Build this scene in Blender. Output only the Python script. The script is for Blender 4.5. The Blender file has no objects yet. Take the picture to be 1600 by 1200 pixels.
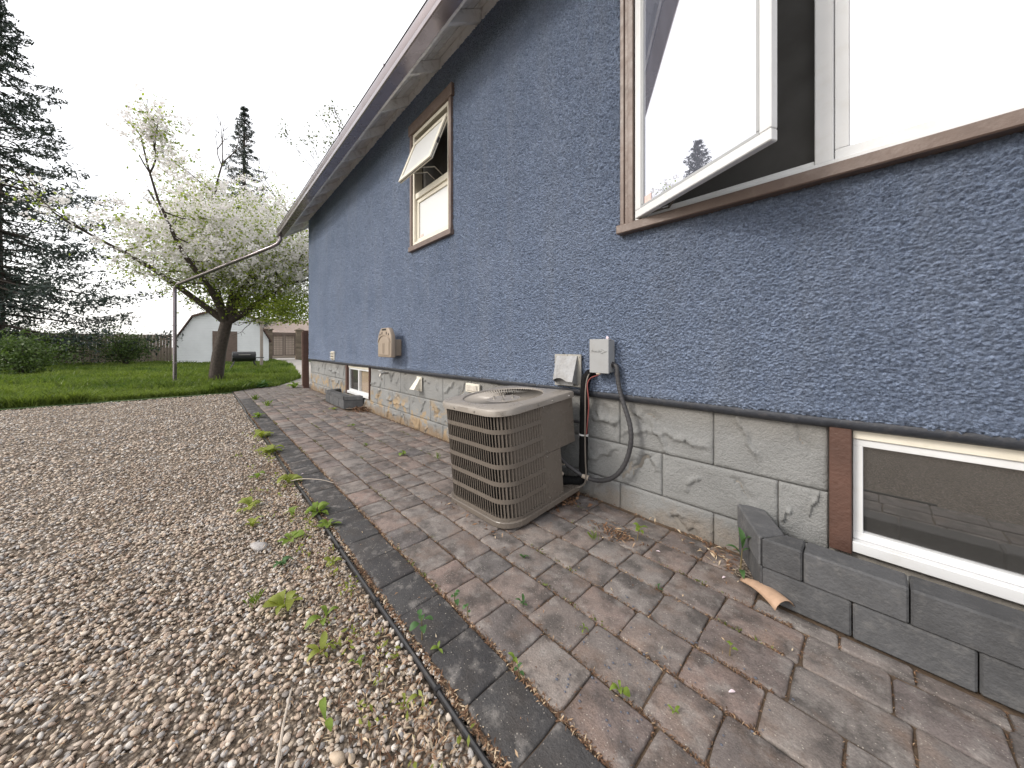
import bpy, bmesh, math, random
import numpy as np
from mathutils import Vector, Matrix, Euler

R = math.radians
scn = bpy.context.scene
COL = scn.collection
random.seed(7)
rng = np.random.default_rng(7)
CAM_H = 1.043

# ------------------------------------------------------------------ camera, sky, sun, exposure
cd = bpy.data.cameras.new('camera')
cam = bpy.data.objects.new('camera', cd)
COL.objects.link(cam)
cam.location = (0, 0, CAM_H)
cam.rotation_euler = (R(90), 0, R(46.99))
cd.sensor_fit = 'HORIZONTAL'
cd.sensor_width = 36
cd.lens = 522 / 1600 * 36
cd.shift_y = -59 / 1600
cd.clip_start = 0.02
cd.clip_end = 900
scn.camera = cam

SUN_DIR = Vector((-0.34, -0.80, 0.60)).normalized()      # towards the sun
el = math.asin(SUN_DIR.z)
az = math.atan2(SUN_DIR.x, SUN_DIR.y)
w = bpy.data.worlds.new('World')
scn.world = w
w.use_nodes = True
nt = w.node_tree
for n in list(nt.nodes):
    nt.nodes.remove(n)
out = nt.nodes.new('ShaderNodeOutputWorld')
add = nt.nodes.new('ShaderNodeAddShader')
b1 = nt.nodes.new('ShaderNodeBackground')
b2 = nt.nodes.new('ShaderNodeBackground')
sky = nt.nodes.new('ShaderNodeTexSky')
sky.sky_type = 'NISHITA'
sky.sun_disc = False
sky.sun_elevation = el
sky.sun_rotation = az
sky.dust_density = 4.0
nt.links.new(sky.outputs[0], b1.inputs['Color'])
b1.inputs['Strength'].default_value = 0.05
b2.inputs['Color'].default_value = (1.0, 0.985, 0.97, 1)     # bright even cloud cover
b2.inputs['Strength'].default_value = 1.05
nt.links.new(b1.outputs[0], add.inputs[0])
nt.links.new(b2.outputs[0], add.inputs[1])
nt.links.new(add.outputs[0], out.inputs[0])

sd = bpy.data.lights.new('sun', 'SUN')
sd.energy = 1.5
sd.angle = R(13)
sd.color = (1.0, 0.96, 0.90)
sun = bpy.data.objects.new('sun', sd)
COL.objects.link(sun)
sun.rotation_euler = SUN_DIR.to_track_quat('Z', 'Y').to_euler()
sun.location = (-6, -8, 12)

scn.view_settings.view_transform = 'Standard'
scn.view_settings.look = 'None'
scn.view_settings.gamma = 1
scn.view_settings.exposure = 0.40
scn.view_settings.use_curve_mapping = False
try:
    scn.cycles.max_bounces = 8
    scn.cycles.transparent_max_bounces = 12
except Exception:
    pass

# ------------------------------------------------------------------ material helpers
class NT:
    def __init__(s, name):
        s.m = bpy.data.materials.new(name)
        s.m.use_nodes = True
        s.t = s.m.node_tree
        s.p = s.t.nodes['Principled BSDF']
        s.o = s.t.nodes['Material Output']
        s._pos = None
    def n(s, typ, **kw):
        nd = s.t.nodes.new(typ)
        for k, v in kw.items():
            setattr(nd, k, v)
        return nd
    def l(s, a, b):
        s.t.links.new(a, b)
    def val(s, inp, v):
        if hasattr(v, 'links') or hasattr(v, 'is_linked'):
            s.l(v, inp)
        else:
            inp.default_value = v
    def pos(s):
        if s._pos is None:
            s._pos = s.n('ShaderNodeNewGeometry').outputs['Position']
        return s._pos
    def vec(s, scale=(1, 1, 1), loc=(0, 0, 0), rot=(0, 0, 0), src=None):
        mp = s.n('ShaderNodeMapping')
        mp.inputs['Scale'].default_value = scale
        mp.inputs['Location'].default_value = loc
        mp.inputs['Rotation'].default_value = rot
        s.l(src or s.pos(), mp.inputs['Vector'])
        return mp.outputs[0]
    def noise(s, scale, detail=3, rough=0.55, v=None, dist=0.0):
        nd = s.n('ShaderNodeTexNoise')
        nd.inputs['Scale'].default_value = scale
        nd.inputs['Detail'].default_value = detail
        nd.inputs['Roughness'].default_value = rough
        nd.inputs['Distortion'].default_value = dist
        s.l(v or s.pos(), nd.inputs['Vector'])
        return nd.outputs['Fac']
    def voro(s, scale, feature='F1', outp='Distance', v=None, rnd=1.0):
        nd = s.n('ShaderNodeTexVoronoi', feature=feature)
        nd.inputs['Scale'].default_value = scale
        nd.inputs['Randomness'].default_value = rnd
        s.l(v or s.pos(), nd.inputs['Vector'])
        return nd.outputs[outp]
    def ramp(s, fac, stops, interp='LINEAR'):
        nd = s.n('ShaderNodeValToRGB')
        cr = nd.color_ramp
        cr.interpolation = interp
        while len(cr.elements) < len(stops):
            cr.elements.new(0.5)
        for e, (p, c) in zip(cr.elements, stops):
            e.position = p
            if not isinstance(c, (tuple, list)):
                c = (c, c, c)
            e.color = tuple(c[:3]) + (1,)
        s.l(fac, nd.inputs[0])
        return nd.outputs[0]
    def mix(s, fac, a, b, mode='MIX'):
        nd = s.n('ShaderNodeMix', data_type='RGBA', blend_type=mode)
        s.val(nd.inputs[0], fac)
        for inp, v in ((nd.inputs[6], a), (nd.inputs[7], b)):
            if isinstance(v, (tuple, list)):
                v = tuple(v[:3]) + (1,)
            s.val(inp, v)
        return nd.outputs[2]
    def math(s, op, a, b=0.0):
        nd = s.n('ShaderNodeMath', operation=op)
        s.val(nd.inputs[0], a)
        s.val(nd.inputs[1], b)
        return nd.outputs[0]
    def objrand(s):
        return s.n('ShaderNodeObjectInfo').outputs['Random']
    def attr(s, name):
        nd = s.n('ShaderNodeAttribute')
        nd.attribute_name = name
        return nd.outputs['Fac']
    def bump(s, h, dist=0.01, strength=1.0, normal=None):
        nd = s.n('ShaderNodeBump')
        nd.inputs['Distance'].default_value = dist
        nd.inputs['Strength'].default_value = strength
        s.l(h, nd.inputs['Height'])
        if normal is not None:
            s.l(normal, nd.inputs['Normal'])
        return nd.outputs[0]
    def done(s, color=None, rough=None, normal=None, metal=None, spec=None, disp=None):
        p = s.p
        if color is not None:
            if isinstance(color, (tuple, list)):
                color = tuple(color[:3]) + (1,)
            s.val(p.inputs['Base Color'], color)
        if rough is not None:
            s.val(p.inputs['Roughness'], rough)
        if metal is not None:
            p.inputs['Metallic'].default_value = metal
        if spec is not None:
            p.inputs['Specular IOR Level'].default_value = spec
        if normal is not None:
            s.l(normal, p.inputs['Normal'])
        return s.m

def plain(name, c, rough=0.5, var=0.12, scale=6.0, bump=0.0, bscale=120.0, metal=0.0, spec=0.5, dirt=None, dirt_amt=0.3, objvar=0.0):
    """paint, plastic, wood and so on: base colour with soft uneven wear, grime patches and fine relief"""
    t = NT(name)
    lo = tuple(x * (1 - var) for x in c)
    hi = tuple(min(1, x * (1 + var)) for x in c)
    col = t.ramp(t.noise(scale, 4, 0.6), [(0.3, lo), (0.7, hi)])
    if dirt:
        f = t.ramp(t.noise(scale * 2.3, 5, 0.7), [(0.52, 0.0), (0.72, 1.0)])
        f2 = t.math('MULTIPLY', f, dirt_amt)
        col = t.mix(f2, col, dirt)
    if objvar:
        f = t.math('ADD', t.math('MULTIPLY', t.objrand(), 2 * objvar), 1 - objvar)
        col = t.mix(1.0, col, f, 'MULTIPLY')
    nrm = None
    if bump:
        nrm = t.bump(t.noise(bscale, 3, 0.6), bump)
    rr = t.ramp(t.noise(scale * 3, 3), [(0.3, max(0, rough - 0.1)), (0.7, min(1, rough + 0.1))])
    return t.done(col, rr, nrm, metal, spec)

M = {}
# blue roughcast stucco: lumps are real displacement plus finer bump
t = NT('blue_stucco')
lum = t.voro(78, 'F1', v=t.vec((1, 1, 1.05)))
n1 = t.noise(95, 5, 0.75)
n2 = t.noise(40, 3, 0.6)
h1 = t.math('ADD', t.math('MULTIPLY', t.math('SUBTRACT', 0.75, lum), 0.75), t.math('MULTIPLY', n1, 0.7))
h2 = t.math('ADD', h1, t.math('MULTIPLY', n2, 0.55))
disp = t.n('ShaderNodeDisplacement')
disp.inputs['Scale'].default_value = 0.028
disp.inputs['Midlevel'].default_value = 0.85
t.l(h2, disp.inputs['Height'])
t.l(disp.outputs[0], t.o.inputs['Displacement'])
big = t.noise(1.3, 4, 0.6)
col = t.ramp(big, [(0.3, (0.222, 0.276, 0.388)), (0.7, (0.286, 0.346, 0.474))])
fine = t.noise(150, 3, 0.7)
col = t.mix(0.7, col, t.ramp(fine, [(0.3, 0.55), (0.7, 1.3)]), 'MULTIPLY')
chip = t.voro(95, outp='Color')
col = t.mix(0.8, col, t.ramp(chip, [(0.1, 0.72), (0.9, 1.25)]), 'MULTIPLY')
strk = t.noise(1.0, 4, 0.65, v=t.vec((5.0, 1, 0.35)))
col = t.mix(t.math('MULTIPLY', t.ramp(strk, [(0.48, 0.0), (0.75, 1.0)]), 0.35), col, (0.30, 0.33, 0.39))
worn = t.ramp(t.noise(3.1, 6, 0.75), [(0.66, 0.0), (0.74, 1.0)])
col = t.mix(t.math('MULTIPLY', worn, t.ramp(fine, [(0.5, 0.0), (0.6, 0.6)])), col, (0.20, 0.18, 0.18))
M['stucco'] = t.done(col, 0.8, t.bump(t.math('ADD', fine, n1), 0.006, 1.0), spec=0.08)
t.m.displacement_method = 'BOTH'

# grey painted foundation block, tan where paint has flaked near the ground
t = NT('grey_block_paint')
col = t.ramp(t.noise(2.2, 5, 0.6), [(0.3, (0.222, 0.225, 0.222)), (0.7, (0.288, 0.291, 0.287))])
sep = t.n('ShaderNodeSeparateXYZ')
t.l(t.pos(), sep.inputs[0])
zf = t.ramp(t.math('ADD', sep.outputs[2], t.math('MULTIPLY', t.noise(7.0, 4, 0.65), 0.42)), [(0.22, 1.0), (0.34, 0.0)])
flake = t.ramp(t.noise(5.0, 5, 0.6), [(0.50, 0.0), (0.56, 1.0)])
xf = t.n('ShaderNodeMapRange')
xf.inputs[1].default_value = -1.6
xf.inputs[2].default_value = -3.2
t.l(sep.outputs[0], xf.inputs[0])
flk = t.math('MULTIPLY', t.ramp(t.math('ADD', sep.outputs[2], t.math('MULTIPLY', t.noise(4.0, 4, 0.6), 0.3)), [(0.42, 1.0), (0.58, 0.0)]), flake)
flk = t.math('MULTIPLY', flk, xf.outputs[0])
col = t.mix(flk, col, (0.36, 0.275, 0.18))
zf = t.math('MULTIPLY', zf, t.math('ADD', 0.45, t.math('MULTIPLY', xf.outputs[0], 0.55)))
soil = t.mix(t.noise(30, 3), (0.17, 0.115, 0.07), (0.29, 0.21, 0.13))
col = t.mix(t.math('MULTIPLY', zf, 0.85), col, soil)
top = t.ramp(t.math('ADD', sep.outputs[2], t.math('MULTIPLY', t.noise(9.0, 3), 0.06)), [(0.60, 0.0), (0.70, 1.0)])
col = t.mix(t.math('MULTIPLY', top, 0.22), col, (0.22, 0.185, 0.14))
grain = t.noise(125, 4, 0.7)
col = t.mix(0.5, col, t.ramp(grain, [(0.3, 0.7), (0.7, 1.2)]), 'MULTIPLY')
M['block'] = t.done(col, 0.85, t.bump(t.math('ADD', grain, t.noise(42, 3)), 0.008, 1.0), spec=0.2)
M['mortar'] = plain('grey_mortar', (0.20, 0.185, 0.165), 0.9, 0.2, 20, 0.004, 80)

# pavers
def paver_mat(name, tones, speck):
    t = NT(name)
    rnd = t.objrand()
    base = t.ramp(rnd, [(i / (len(tones) - 1), c) for i, c in enumerate(tones)])
    off = t.n('ShaderNodeVectorMath', operation='ADD')
    t.l(t.pos(), off.inputs[0])
    cmb = t.n('ShaderNodeCombineXYZ')
    t.l(t.math('MULTIPLY', rnd, 37.0), cmb.inputs[2])
    t.l(cmb.outputs[0], off.inputs[1])
    v = off.outputs[0]
    blot = t.noise(9.0, 4, 0.62, v=v)
    base = t.mix(t.math('MULTIPLY', t.ramp(blot, [(0.44, 0.0), (0.62, 1.0)]), 0.70), base, (0.066, 0.060, 0.057))
    b2_ = t.noise(6.0, 4, 0.6, v=t.vec(loc=(5, 3, 1), src=v))
    base = t.mix(t.math('MULTIPLY', t.ramp(b2_, [(0.52, 0.0), (0.72, 1.0)]), speck * 0.6), base, (0.24, 0.165, 0.125))
    pale = t.noise(14.0, 4, 0.6, v=t.vec(loc=(1, 9, 4), src=v))
    base = t.mix(t.math('MULTIPLY', t.ramp(pale, [(0.52, 0.0), (0.70, 1.0)]), 0.55), base, (0.33, 0.305, 0.285))
    gr = t.noise(170, 4, 0.75)
    base = t.mix(0.7, base, t.ramp(gr, [(0.3, 0.6), (0.7, 1.35)]), 'MULTIPLY')
    sp = t.math('ADD', t.voro(120, v=v), t.math('MULTIPLY', t.math('SUBTRACT', t.noise(45, 3), 0.5), 0.35))
    spc = t.math('MULTIPLY', t.ramp(sp, [(0.10, 1.0), (0.24, 0.0)]), t.ramp(t.voro(120, outp='Color', v=v), [(0.55, 0.0), (0.75, 1.0)]))
    base = t.mix(t.math('MULTIPLY', spc, 0.9), base, (0.46, 0.42, 0.37))
    h = t.math('ADD', t.math('MULTIPLY', t.noise(24, 4, 0.6, v=v), 1.6), gr)
    return t.done(base, 0.82, t.bump(h, 0.0045, 0.9), spec=0.25)
M['paver'] = paver_mat('tumbled_paver', [(0.124, 0.112, 0.111), (0.228, 0.190, 0.172), (0.262, 0.198, 0.174), (0.132, 0.124, 0.125), (0.272, 0.236, 0.214), (0.168, 0.140, 0.130), (0.236, 0.212, 0.198), (0.190, 0.166, 0.156)], 0.9)
M['border'] = paver_mat('charcoal_paver', [(0.058, 0.056, 0.058), (0.074, 0.072, 0.073), (0.085, 0.081, 0.081)], 0.12)
M['well'] = plain('charcoal_wall_block', (0.075, 0.076, 0.080), 0.85, 0.2, 9, 0.005, 70, dirt=(0.17, 0.165, 0.16), dirt_amt=0.5, objvar=0.22)
M['bed'] = plain('joint_soil', (0.105, 0.072, 0.047), 0.95, 0.35, 30, 0.006, 90)
M['soil'] = plain('garden_soil', (0.10, 0.075, 0.05), 0.95, 0.3, 3, 0.01, 40)
t = NT('pebble_bed')
v1 = t.voro(85, outp='Color')
c = t.ramp(v1, [(0.1, (0.12, 0.09, 0.065)), (0.5, (0.25, 0.20, 0.15)), (0.9, (0.36, 0.31, 0.26))])
d1_ = t.voro(85)
c = t.mix(t.ramp(d1_, [(0.3, 0.0), (0.65, 0.8)]), c, (0.07, 0.05, 0.035))
M['gravel_bed'] = t.done(c, 0.9, t.bump(t.math('SUBTRACT', 1.0, d1_), 0.01))
t = NT('pebble')
c = t.ramp(t.attr('tint'), [(0.0, (0.19, 0.175, 0.165)), (0.18, (0.42, 0.335, 0.265)), (0.36, (0.55, 0.46, 0.36)), (0.55, (0.37, 0.275, 0.215)), (0.72, (0.62, 0.55, 0.47)), (0.86, (0.27, 0.26, 0.26)), (1.0, (0.72, 0.67, 0.61))])
c = t.mix(0.5, c, t.ramp(t.noise(260, 3, 0.6), [(0.3, 0.72), (0.7, 1.2)]), 'MULTIPLY')
M['pebble'] = t.done(c, 0.62, t.bump(t.noise(300, 2), 0.001), spec=0.35)
t = NT('dry_litter')
c = t.ramp(t.attr('tint'), [(0.0, (0.07, 0.042, 0.026)), (0.35, (0.155, 0.085, 0.052)), (0.65, (0.27, 0.165, 0.10)), (0.85, (0.50, 0.38, 0.25)), (1.0, (0.60, 0.50, 0.37))])
M['litter'] = t.done(c, 0.8, spec=0.2)

def leaf_mat(name, lo, hi, trans=0.35, attr='tint', thru=(1.25, 1.35, 0.7)):
    t = NT(name)
    f = t.attr(attr) if attr else t.noise(25, 3)
    c = t.ramp(f, [(0.0, lo), (1.0, hi)])
    c = t.mix(0.35, c, t.ramp(t.noise(40, 3), [(0.3, 0.7), (0.7, 1.25)]), 'MULTIPLY')
    t.done(c, 0.5, spec=0.35)
    tr = t.n('ShaderNodeBsdfTranslucent')
    c2 = t.mix(1.0, c, thru, 'MULTIPLY')
    t.l(c2, tr.inputs['Color'])
    mx = t.n('ShaderNodeMixShader')
    mx.inputs[0].default_value = trans
    t.l(t.p.outputs[0], mx.inputs[1])
    t.l(tr.outputs[0], mx.inputs[2])
    t.l(mx.outputs[0], t.o.inputs['Surface'])
    return t.m
M['leaf_apple'] = leaf_mat('apple_leaf', (0.13, 0.18, 0.03), (0.32, 0.37, 0.07), 0.5)
M['blossom'] = leaf_mat('apple_blossom', (0.78, 0.75, 0.75), (0.88, 0.87, 0.86), 0.4, 'tint', (1.05, 1.03, 1.03))
M['leaf_tree'] = leaf_mat('young_tree_leaf', (0.06, 0.085, 0.03), (0.14, 0.16, 0.06), 0.4)
M['needle'] = leaf_mat('spruce_needle', (0.020, 0.032, 0.030), (0.055, 0.075, 0.062), 0.1)
M['hedge'] = leaf_mat('hedge_leaf', (0.035, 0.06, 0.018), (0.10, 0.15, 0.04), 0.3)
M['grass'] = leaf_mat('grass_blade', (0.06, 0.105, 0.020), (0.19, 0.24, 0.055), 0.4)
M['weed'] = leaf_mat('weed_leaf', (0.13, 0.20, 0.035), (0.25, 0.34, 0.06), 0.4, None)
M['weed_yel'] = leaf_mat('weed_leaf_yellowing', (0.20, 0.26, 0.05), (0.36, 0.38, 0.09), 0.45, None)
M['weed_blue'] = leaf_mat('weed_leaf_bluish', (0.05, 0.12, 0.04), (0.10, 0.19, 0.07), 0.35, None)
M['stem'] = plain('weed_stem', (0.13, 0.10, 0.045), 0.7, 0.2)
M['lawn'] = plain('lawn_turf', (0.05, 0.085, 0.02), 0.95, 0.35, 2.5, 0.02, 25)
M['bark'] = plain('bark', (0.055, 0.042, 0.034), 0.9, 0.35, 14, 0.02, 22)

M['white'] = plain('white_vinyl', (0.66, 0.67, 0.68), 0.4, 0.05, 3, dirt=(0.45, 0.42, 0.36), dirt_amt=0.25)
M['bead'] = plain('grey_glazing_bead', (0.36, 0.37, 0.38), 0.5, 0.06, 4)
M['cream'] = plain('cream_sash_paint', (0.72, 0.68, 0.58), 0.45, 0.06, 4, dirt=(0.45, 0.40, 0.30), dirt_amt=0.3)
M['whitewood'] = plain('peeling_white_paint', (0.86, 0.86, 0.86), 0.55, 0.06, 5, 0.003, 60, dirt=(0.25, 0.22, 0.20), dirt_amt=0.5, objvar=0.05)
M['browntrim'] = plain('brown_painted_trim', (0.135, 0.095, 0.078), 0.45, 0.15, 6, 0.0015, 90, dirt=(0.24, 0.19, 0.165), dirt_amt=0.4)
M['gutter'] = plain('brown_metal_gutter', (0.235, 0.205, 0.220), 0.24, 0.03, 2, spec=0.9, metal=0.65)
M['taupe'] = plain('taupe_enamel', (0.138, 0.118, 0.100), 0.27, 0.05, 4, dirt=(0.15, 0.125, 0.10), dirt_amt=0.35)
M['taupedark'] = plain('condenser_fins', (0.016, 0.014, 0.012), 0.7, 0.2, 30)
M['dark'] = plain('dark_void', (0.012, 0.011, 0.011), 0.8, 0.1)
M['screen'] = plain('insect_screen', (0.045, 0.043, 0.040), 0.75, 0.15, 3)
M['steel'] = plain('screw_steel', (0.45, 0.43, 0.40), 0.4, 0.2, 40, metal=0.9)
M['greybox'] = plain('grey_enamel_box', (0.305, 0.312, 0.318), 0.42, 0.04, 5, dirt=(0.22, 0.20, 0.18), dirt_amt=0.25)
t = NT('galvanised_sheet')
sp = t.voro(70, outp='Color')
c = t.mix(0.5, t.ramp(sp, [(0.2, 0.20), (0.8, 0.36)]), t.ramp(t.noise(9, 5, 0.7), [(0.35, (0.20, 0.19, 0.18)), (0.6, (0.34, 0.35, 0.37))]), 'MIX')
M['galv'] = t.done(c, t.ramp(sp, [(0.2, 0.58), (0.8, 0.74)]), t.bump(t.noise(30, 3), 0.002), metal=0.3)
M['galvold'] = plain('dull_galvanised_plate', (0.34, 0.33, 0.30), 0.6, 0.12, 14, metal=0.2, dirt=(0.24, 0.17, 0.11), dirt_amt=0.4)
M['rubber'] = plain('black_foam_insulation', (0.006, 0.006, 0.0065), 0.75, 0.3, 30, 0.002, 120, spec=0.15)
M['conduit'] = plain('grey_conduit', (0.045, 0.044, 0.047), 0.55, 0.12, 8)
M['redwire'] = plain('red_wire', (0.22, 0.055, 0.048), 0.45, 0.1)
M['greywire'] = plain('grey_brown_cable', (0.16, 0.14, 0.12), 0.6, 0.15)
M['tag'] = plain('masking_tape', (0.45, 0.38, 0.31), 0.7, 0.15)
M['tie'] = plain('white_cable_tie', (0.65, 0.65, 0.65), 0.5, 0.05)
M['tan'] = plain('tan_plastic', (0.31, 0.25, 0.195), 0.5, 0.06, 4, dirt=(0.27, 0.215, 0.16), dirt_amt=0.3)
M['ventwhite'] = plain('weathered_white_plastic', (0.68, 0.64, 0.55), 0.5, 0.08, 12, dirt=(0.35, 0.31, 0.25), dirt_amt=0.4)
M['brownpost'] = plain('brown_stained_wood', (0.085, 0.042, 0.030), 0.65, 0.2, 7, 0.003, 60)
M['blackplastic'] = plain('black_plastic_edging', (0.020, 0.020, 0.022), 0.38, 0.25, 15, spec=0.6, dirt=(0.10, 0.085, 0.07), dirt_amt=0.4)
M['roof'] = plain('brown_shingle', (0.10, 0.085, 0.075), 0.9, 0.2, 9, 0.006, 60)
M['farroof'] = plain('tan_shingle', (0.42, 0.33, 0.28), 0.9, 0.1, 2, 0.02, 6)
M['siding'] = plain('white_siding', (0.70, 0.71, 0.72), 0.5, 0.05, 2)
M['pillar'] = plain('pillar_block', (0.17, 0.135, 0.10), 0.9, 0.2, 4, 0.02, 8, objvar=0.18)
M['gatewood'] = plain('weathered_gate_wood', (0.15, 0.115, 0.095), 0.7, 0.2, 3)
M['greypost'] = plain('grey_weathered_post', (0.30, 0.255, 0.225), 0.75, 0.15, 4)
M['fence'] = plain('weathered_fence_board', (0.23, 0.185, 0.15), 0.8, 0.15, 3, 0.004, 30, objvar=0.2)
M['concrete'] = plain('pale_concrete', (0.38, 0.35, 0.32), 0.9, 0.12, 3, 0.006, 40)
M['grill'] = plain('black_grill_iron', (0.018, 0.018, 0.020), 0.5, 0.3, 12)
M['curtain'] = plain('beige_curtain', (0.46, 0.36, 0.27), 0.85, 0.06, 2)
M['room'] = plain('dim_room_paint', (0.20, 0.165, 0.13), 0.9, 0.1, 1)
M['cardboard'] = plain('dry_brown_sheath', (0.42, 0.28, 0.19), 0.75, 0.15, 25, 0.001, 200)
M['petal'] = plain('pink_white_petal', (0.72, 0.60, 0.64), 0.6, 0.05, 40)
M['stick'] = plain('pale_dry_stick', (0.44, 0.38, 0.32), 0.8, 0.15, 40)
M['flatstone'] = plain('flat_grey_stone', (0.36, 0.34, 0.33), 0.8, 0.15, 30, 0.003, 90)
M['sticker'] = plain('pinkish_paper_sticker', (0.72, 0.52, 0.48), 0.6, 0.1, 60)

t = NT('window_glass')                          # coated double glazing: strong mirror, some dust
tr = t.n('ShaderNodeBsdfTransparent')
tr.inputs[0].default_value = (0.62, 0.66, 0.66, 1)
gl = t.n('ShaderNodeBsdfGlossy')
gl.inputs['Roughness'].default_value = 0.004
gl.inputs['Color'].default_value = (0.97, 0.97, 1.0, 1)
mx = t.n('ShaderNodeMixShader')
mx.inputs[0].default_value = 0.72
t.l(tr.outputs[0], mx.inputs[1])
t.l(gl.outputs[0], mx.inputs[2])
df = t.n('ShaderNodeBsdfDiffuse')
df.inputs[0].default_value = (0.42, 0.44, 0.56, 1)
dust = t.math('ADD', 0.15, t.math('MULTIPLY', t.ramp(t.noise(2.0, 5, 0.7, v=t.vec((9, 9, 1.2), rot=(0, 0.3, 0))), [(0.4, 0.0), (0.75, 1.0)]), 0.06))
spk = t.ramp(t.voro(26), [(0.03, 1.0), (0.05, 0.0)])
dust = t.math('ADD', dust, t.math('MULTIPLY', spk, t.ramp(t.voro(26, outp='Color'), [(0.78, 0.0), (0.8, 0.8)])))
mx2 = t.n('ShaderNodeMixShader')
t.l(dust, mx2.inputs[0])
t.l(mx.outputs[0], mx2.inputs[1])
t.l(df.outputs[0], mx2.inputs[2])
t.l(mx2.outputs[0], t.o.inputs['Surface'])
M['glass'] = t.m
t = NT('clear_glass')
tr = t.n('ShaderNodeBsdfTransparent')
gl = t.n('ShaderNodeBsdfGlossy')
gl.inputs['Roughness'].default_value = 0.01
mx = t.n('ShaderNodeMixShader')
mx.inputs[0].default_value = 0.16
t.l(tr.outputs[0], mx.inputs[1])
t.l(gl.outputs[0], mx.inputs[2])
t.l(mx.outputs[0], t.o.inputs['Surface'])
M['clear'] = t.m
t = NT('frosted_glass')
t.done((0.62, 0.63, 0.63), 0.28, spec=0.9)
M['frosted'] = t.m

# ------------------------------------------------------------------ mesh helpers
class MB:
    def __init__(s):
        s.v, s.f = [], []
    def add(s, vs, fs):
        o = len(s.v)
        s.v += [tuple(p) for p in vs]
        s.f += [tuple(i + o for i in f) for f in fs]
        return s
    def box(s, x0, x1, y0, y1, z0, z1, mat=None):
        vs = [(x, y, z) for x in (x0, x1) for y in (y0, y1) for z in (z0, z1)]
        if mat is not None:
            vs = [mat @ Vector(p) for p in vs]
        return s.add(vs, [(0, 1, 3, 2), (4, 6, 7, 5), (0, 4, 5, 1), (2, 3, 7, 6), (0, 2, 6, 4), (1, 5, 7, 3)])
    def prism(s, poly, fn, d0, d1):
        """poly: 2-D outline, fn(a, b, d) -> point"""
        n = len(poly)
        vs = [fn(a, b, d0) for a, b in poly] + [fn(a, b, d1) for a, b in poly]
        fs = [tuple(range(n))[::-1], tuple(range(n, 2 * n))]
        fs += [(i, (i + 1) % n, n + (i + 1) % n, n + i) for i in range(n)]
        return s.add(vs, fs)
    def tube(s, path, r, n=10, cap=True):
        P = [Vector(p) for p in path]
        rr = r if isinstance(r, (list, tuple)) else [r] * len(P)
        up = None
        rings = []
        for i, p in enumerate(P):
            d = (P[min(i + 1, len(P) - 1)] - P[max(i - 1, 0)]).normalized()
            if up is None:
                up = d.orthogonal().normalized()
            up = (up - d * up.dot(d)).normalized()
            sd_ = d.cross(up)
            rings.append([p + (up * math.cos(2 * math.pi * k / n) + sd_ * math.sin(2 * math.pi * k / n)) * rr[i] for k in range(n)])
        vs = [q for ring in rings for q in ring]
        fs = []
        for i in range(len(P) - 1):
            for k in range(n):
                a = i * n + k
                b = i * n + (k + 1) % n
                fs.append((a, b, b + n, a + n))
        if cap:
            fs.append(tuple(range(n))[::-1])
            fs.append(tuple((len(P) - 1) * n + k for k in range(n)))
        return s.add(vs, fs)
    def lathe(s, prof, c, n=24):
        vs, fs = [], []
        for r_, z in prof:
            for k in range(n):
                a = 2 * math.pi * k / n
                vs.append((c[0] + r_ * math.cos(a), c[1] + r_ * math.sin(a), c[2] + z))
        for i in range(len(prof) - 1):
            for k in range(n):
                a = i * n + k
                b = i * n + (k + 1) % n
                fs.append((a, b, b + n, a + n))
        return s.add(vs, fs)
    def ring(s, x0, x1, z0, z1, wd, y0, y1, fn=None):
        """rectangular frame in the x-z plane made of four butted boards"""
        for (a, b, c_, d) in ((x0, x1, z1 - wd, z1), (x0, x1, z0, z0 + wd), (x0, x0 + wd, z0 + wd, z1 - wd), (x1 - wd, x1, z0 + wd, z1 - wd)):
            s.box(a, b, y0, y1, c_, d, fn)
        return s
    def build(s, name, mat, parent=None, bevel=0.0, smooth=False, local=False, seg=1):
        off = Vector((0, 0, 0))
        if parent is not None and not local:
            p = parent
            while p is not None:
                off += p.location
                p = p.parent
        me = bpy.data.meshes.new(name)
        me.from_pydata([(a - off.x, b - off.y, c_ - off.z) for a, b, c_ in s.v], [], s.f)
        bm = bmesh.new()
        bm.from_mesh(me)
        bmesh.ops.recalc_face_normals(bm, faces=bm.faces)
        if bevel:
            es = [e for e in bm.edges if len(e.link_faces) == 2 and e.calc_face_angle(0) > 0.6]
            bmesh.ops.bevel(bm, geom=es, offset=bevel, segments=seg, affect='EDGES', profile=0.5, clamp_overlap=True)
        bm.to_mesh(me)
        bm.free()
        if smooth:
            me.polygons.foreach_set('use_smooth', [True] * len(me.polygons))
            me.set_sharp_from_angle(angle=R(38))
        me.materials.append(mat)
        return link(name, me, parent)

def link(name, me, parent=None):
    o = bpy.data.objects.new(name, me)
    COL.objects.link(o)
    if parent is not None:
        o.parent = parent
    return o

def tag(o, label=None, cat=None, group=None, kind=None):
    if label: o['label'] = label
    if cat: o['category'] = cat
    if group: o['group'] = group
    if kind: o['kind'] = kind
    return o

def thing(name, label, cat, loc, group=None, rot=None):
    o = bpy.data.objects.new(name, None)
    COL.objects.link(o)
    o.location = loc
    o.empty_display_size = 0.1
    if rot: o.rotation_euler = rot
    return tag(o, label, cat, group)

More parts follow.
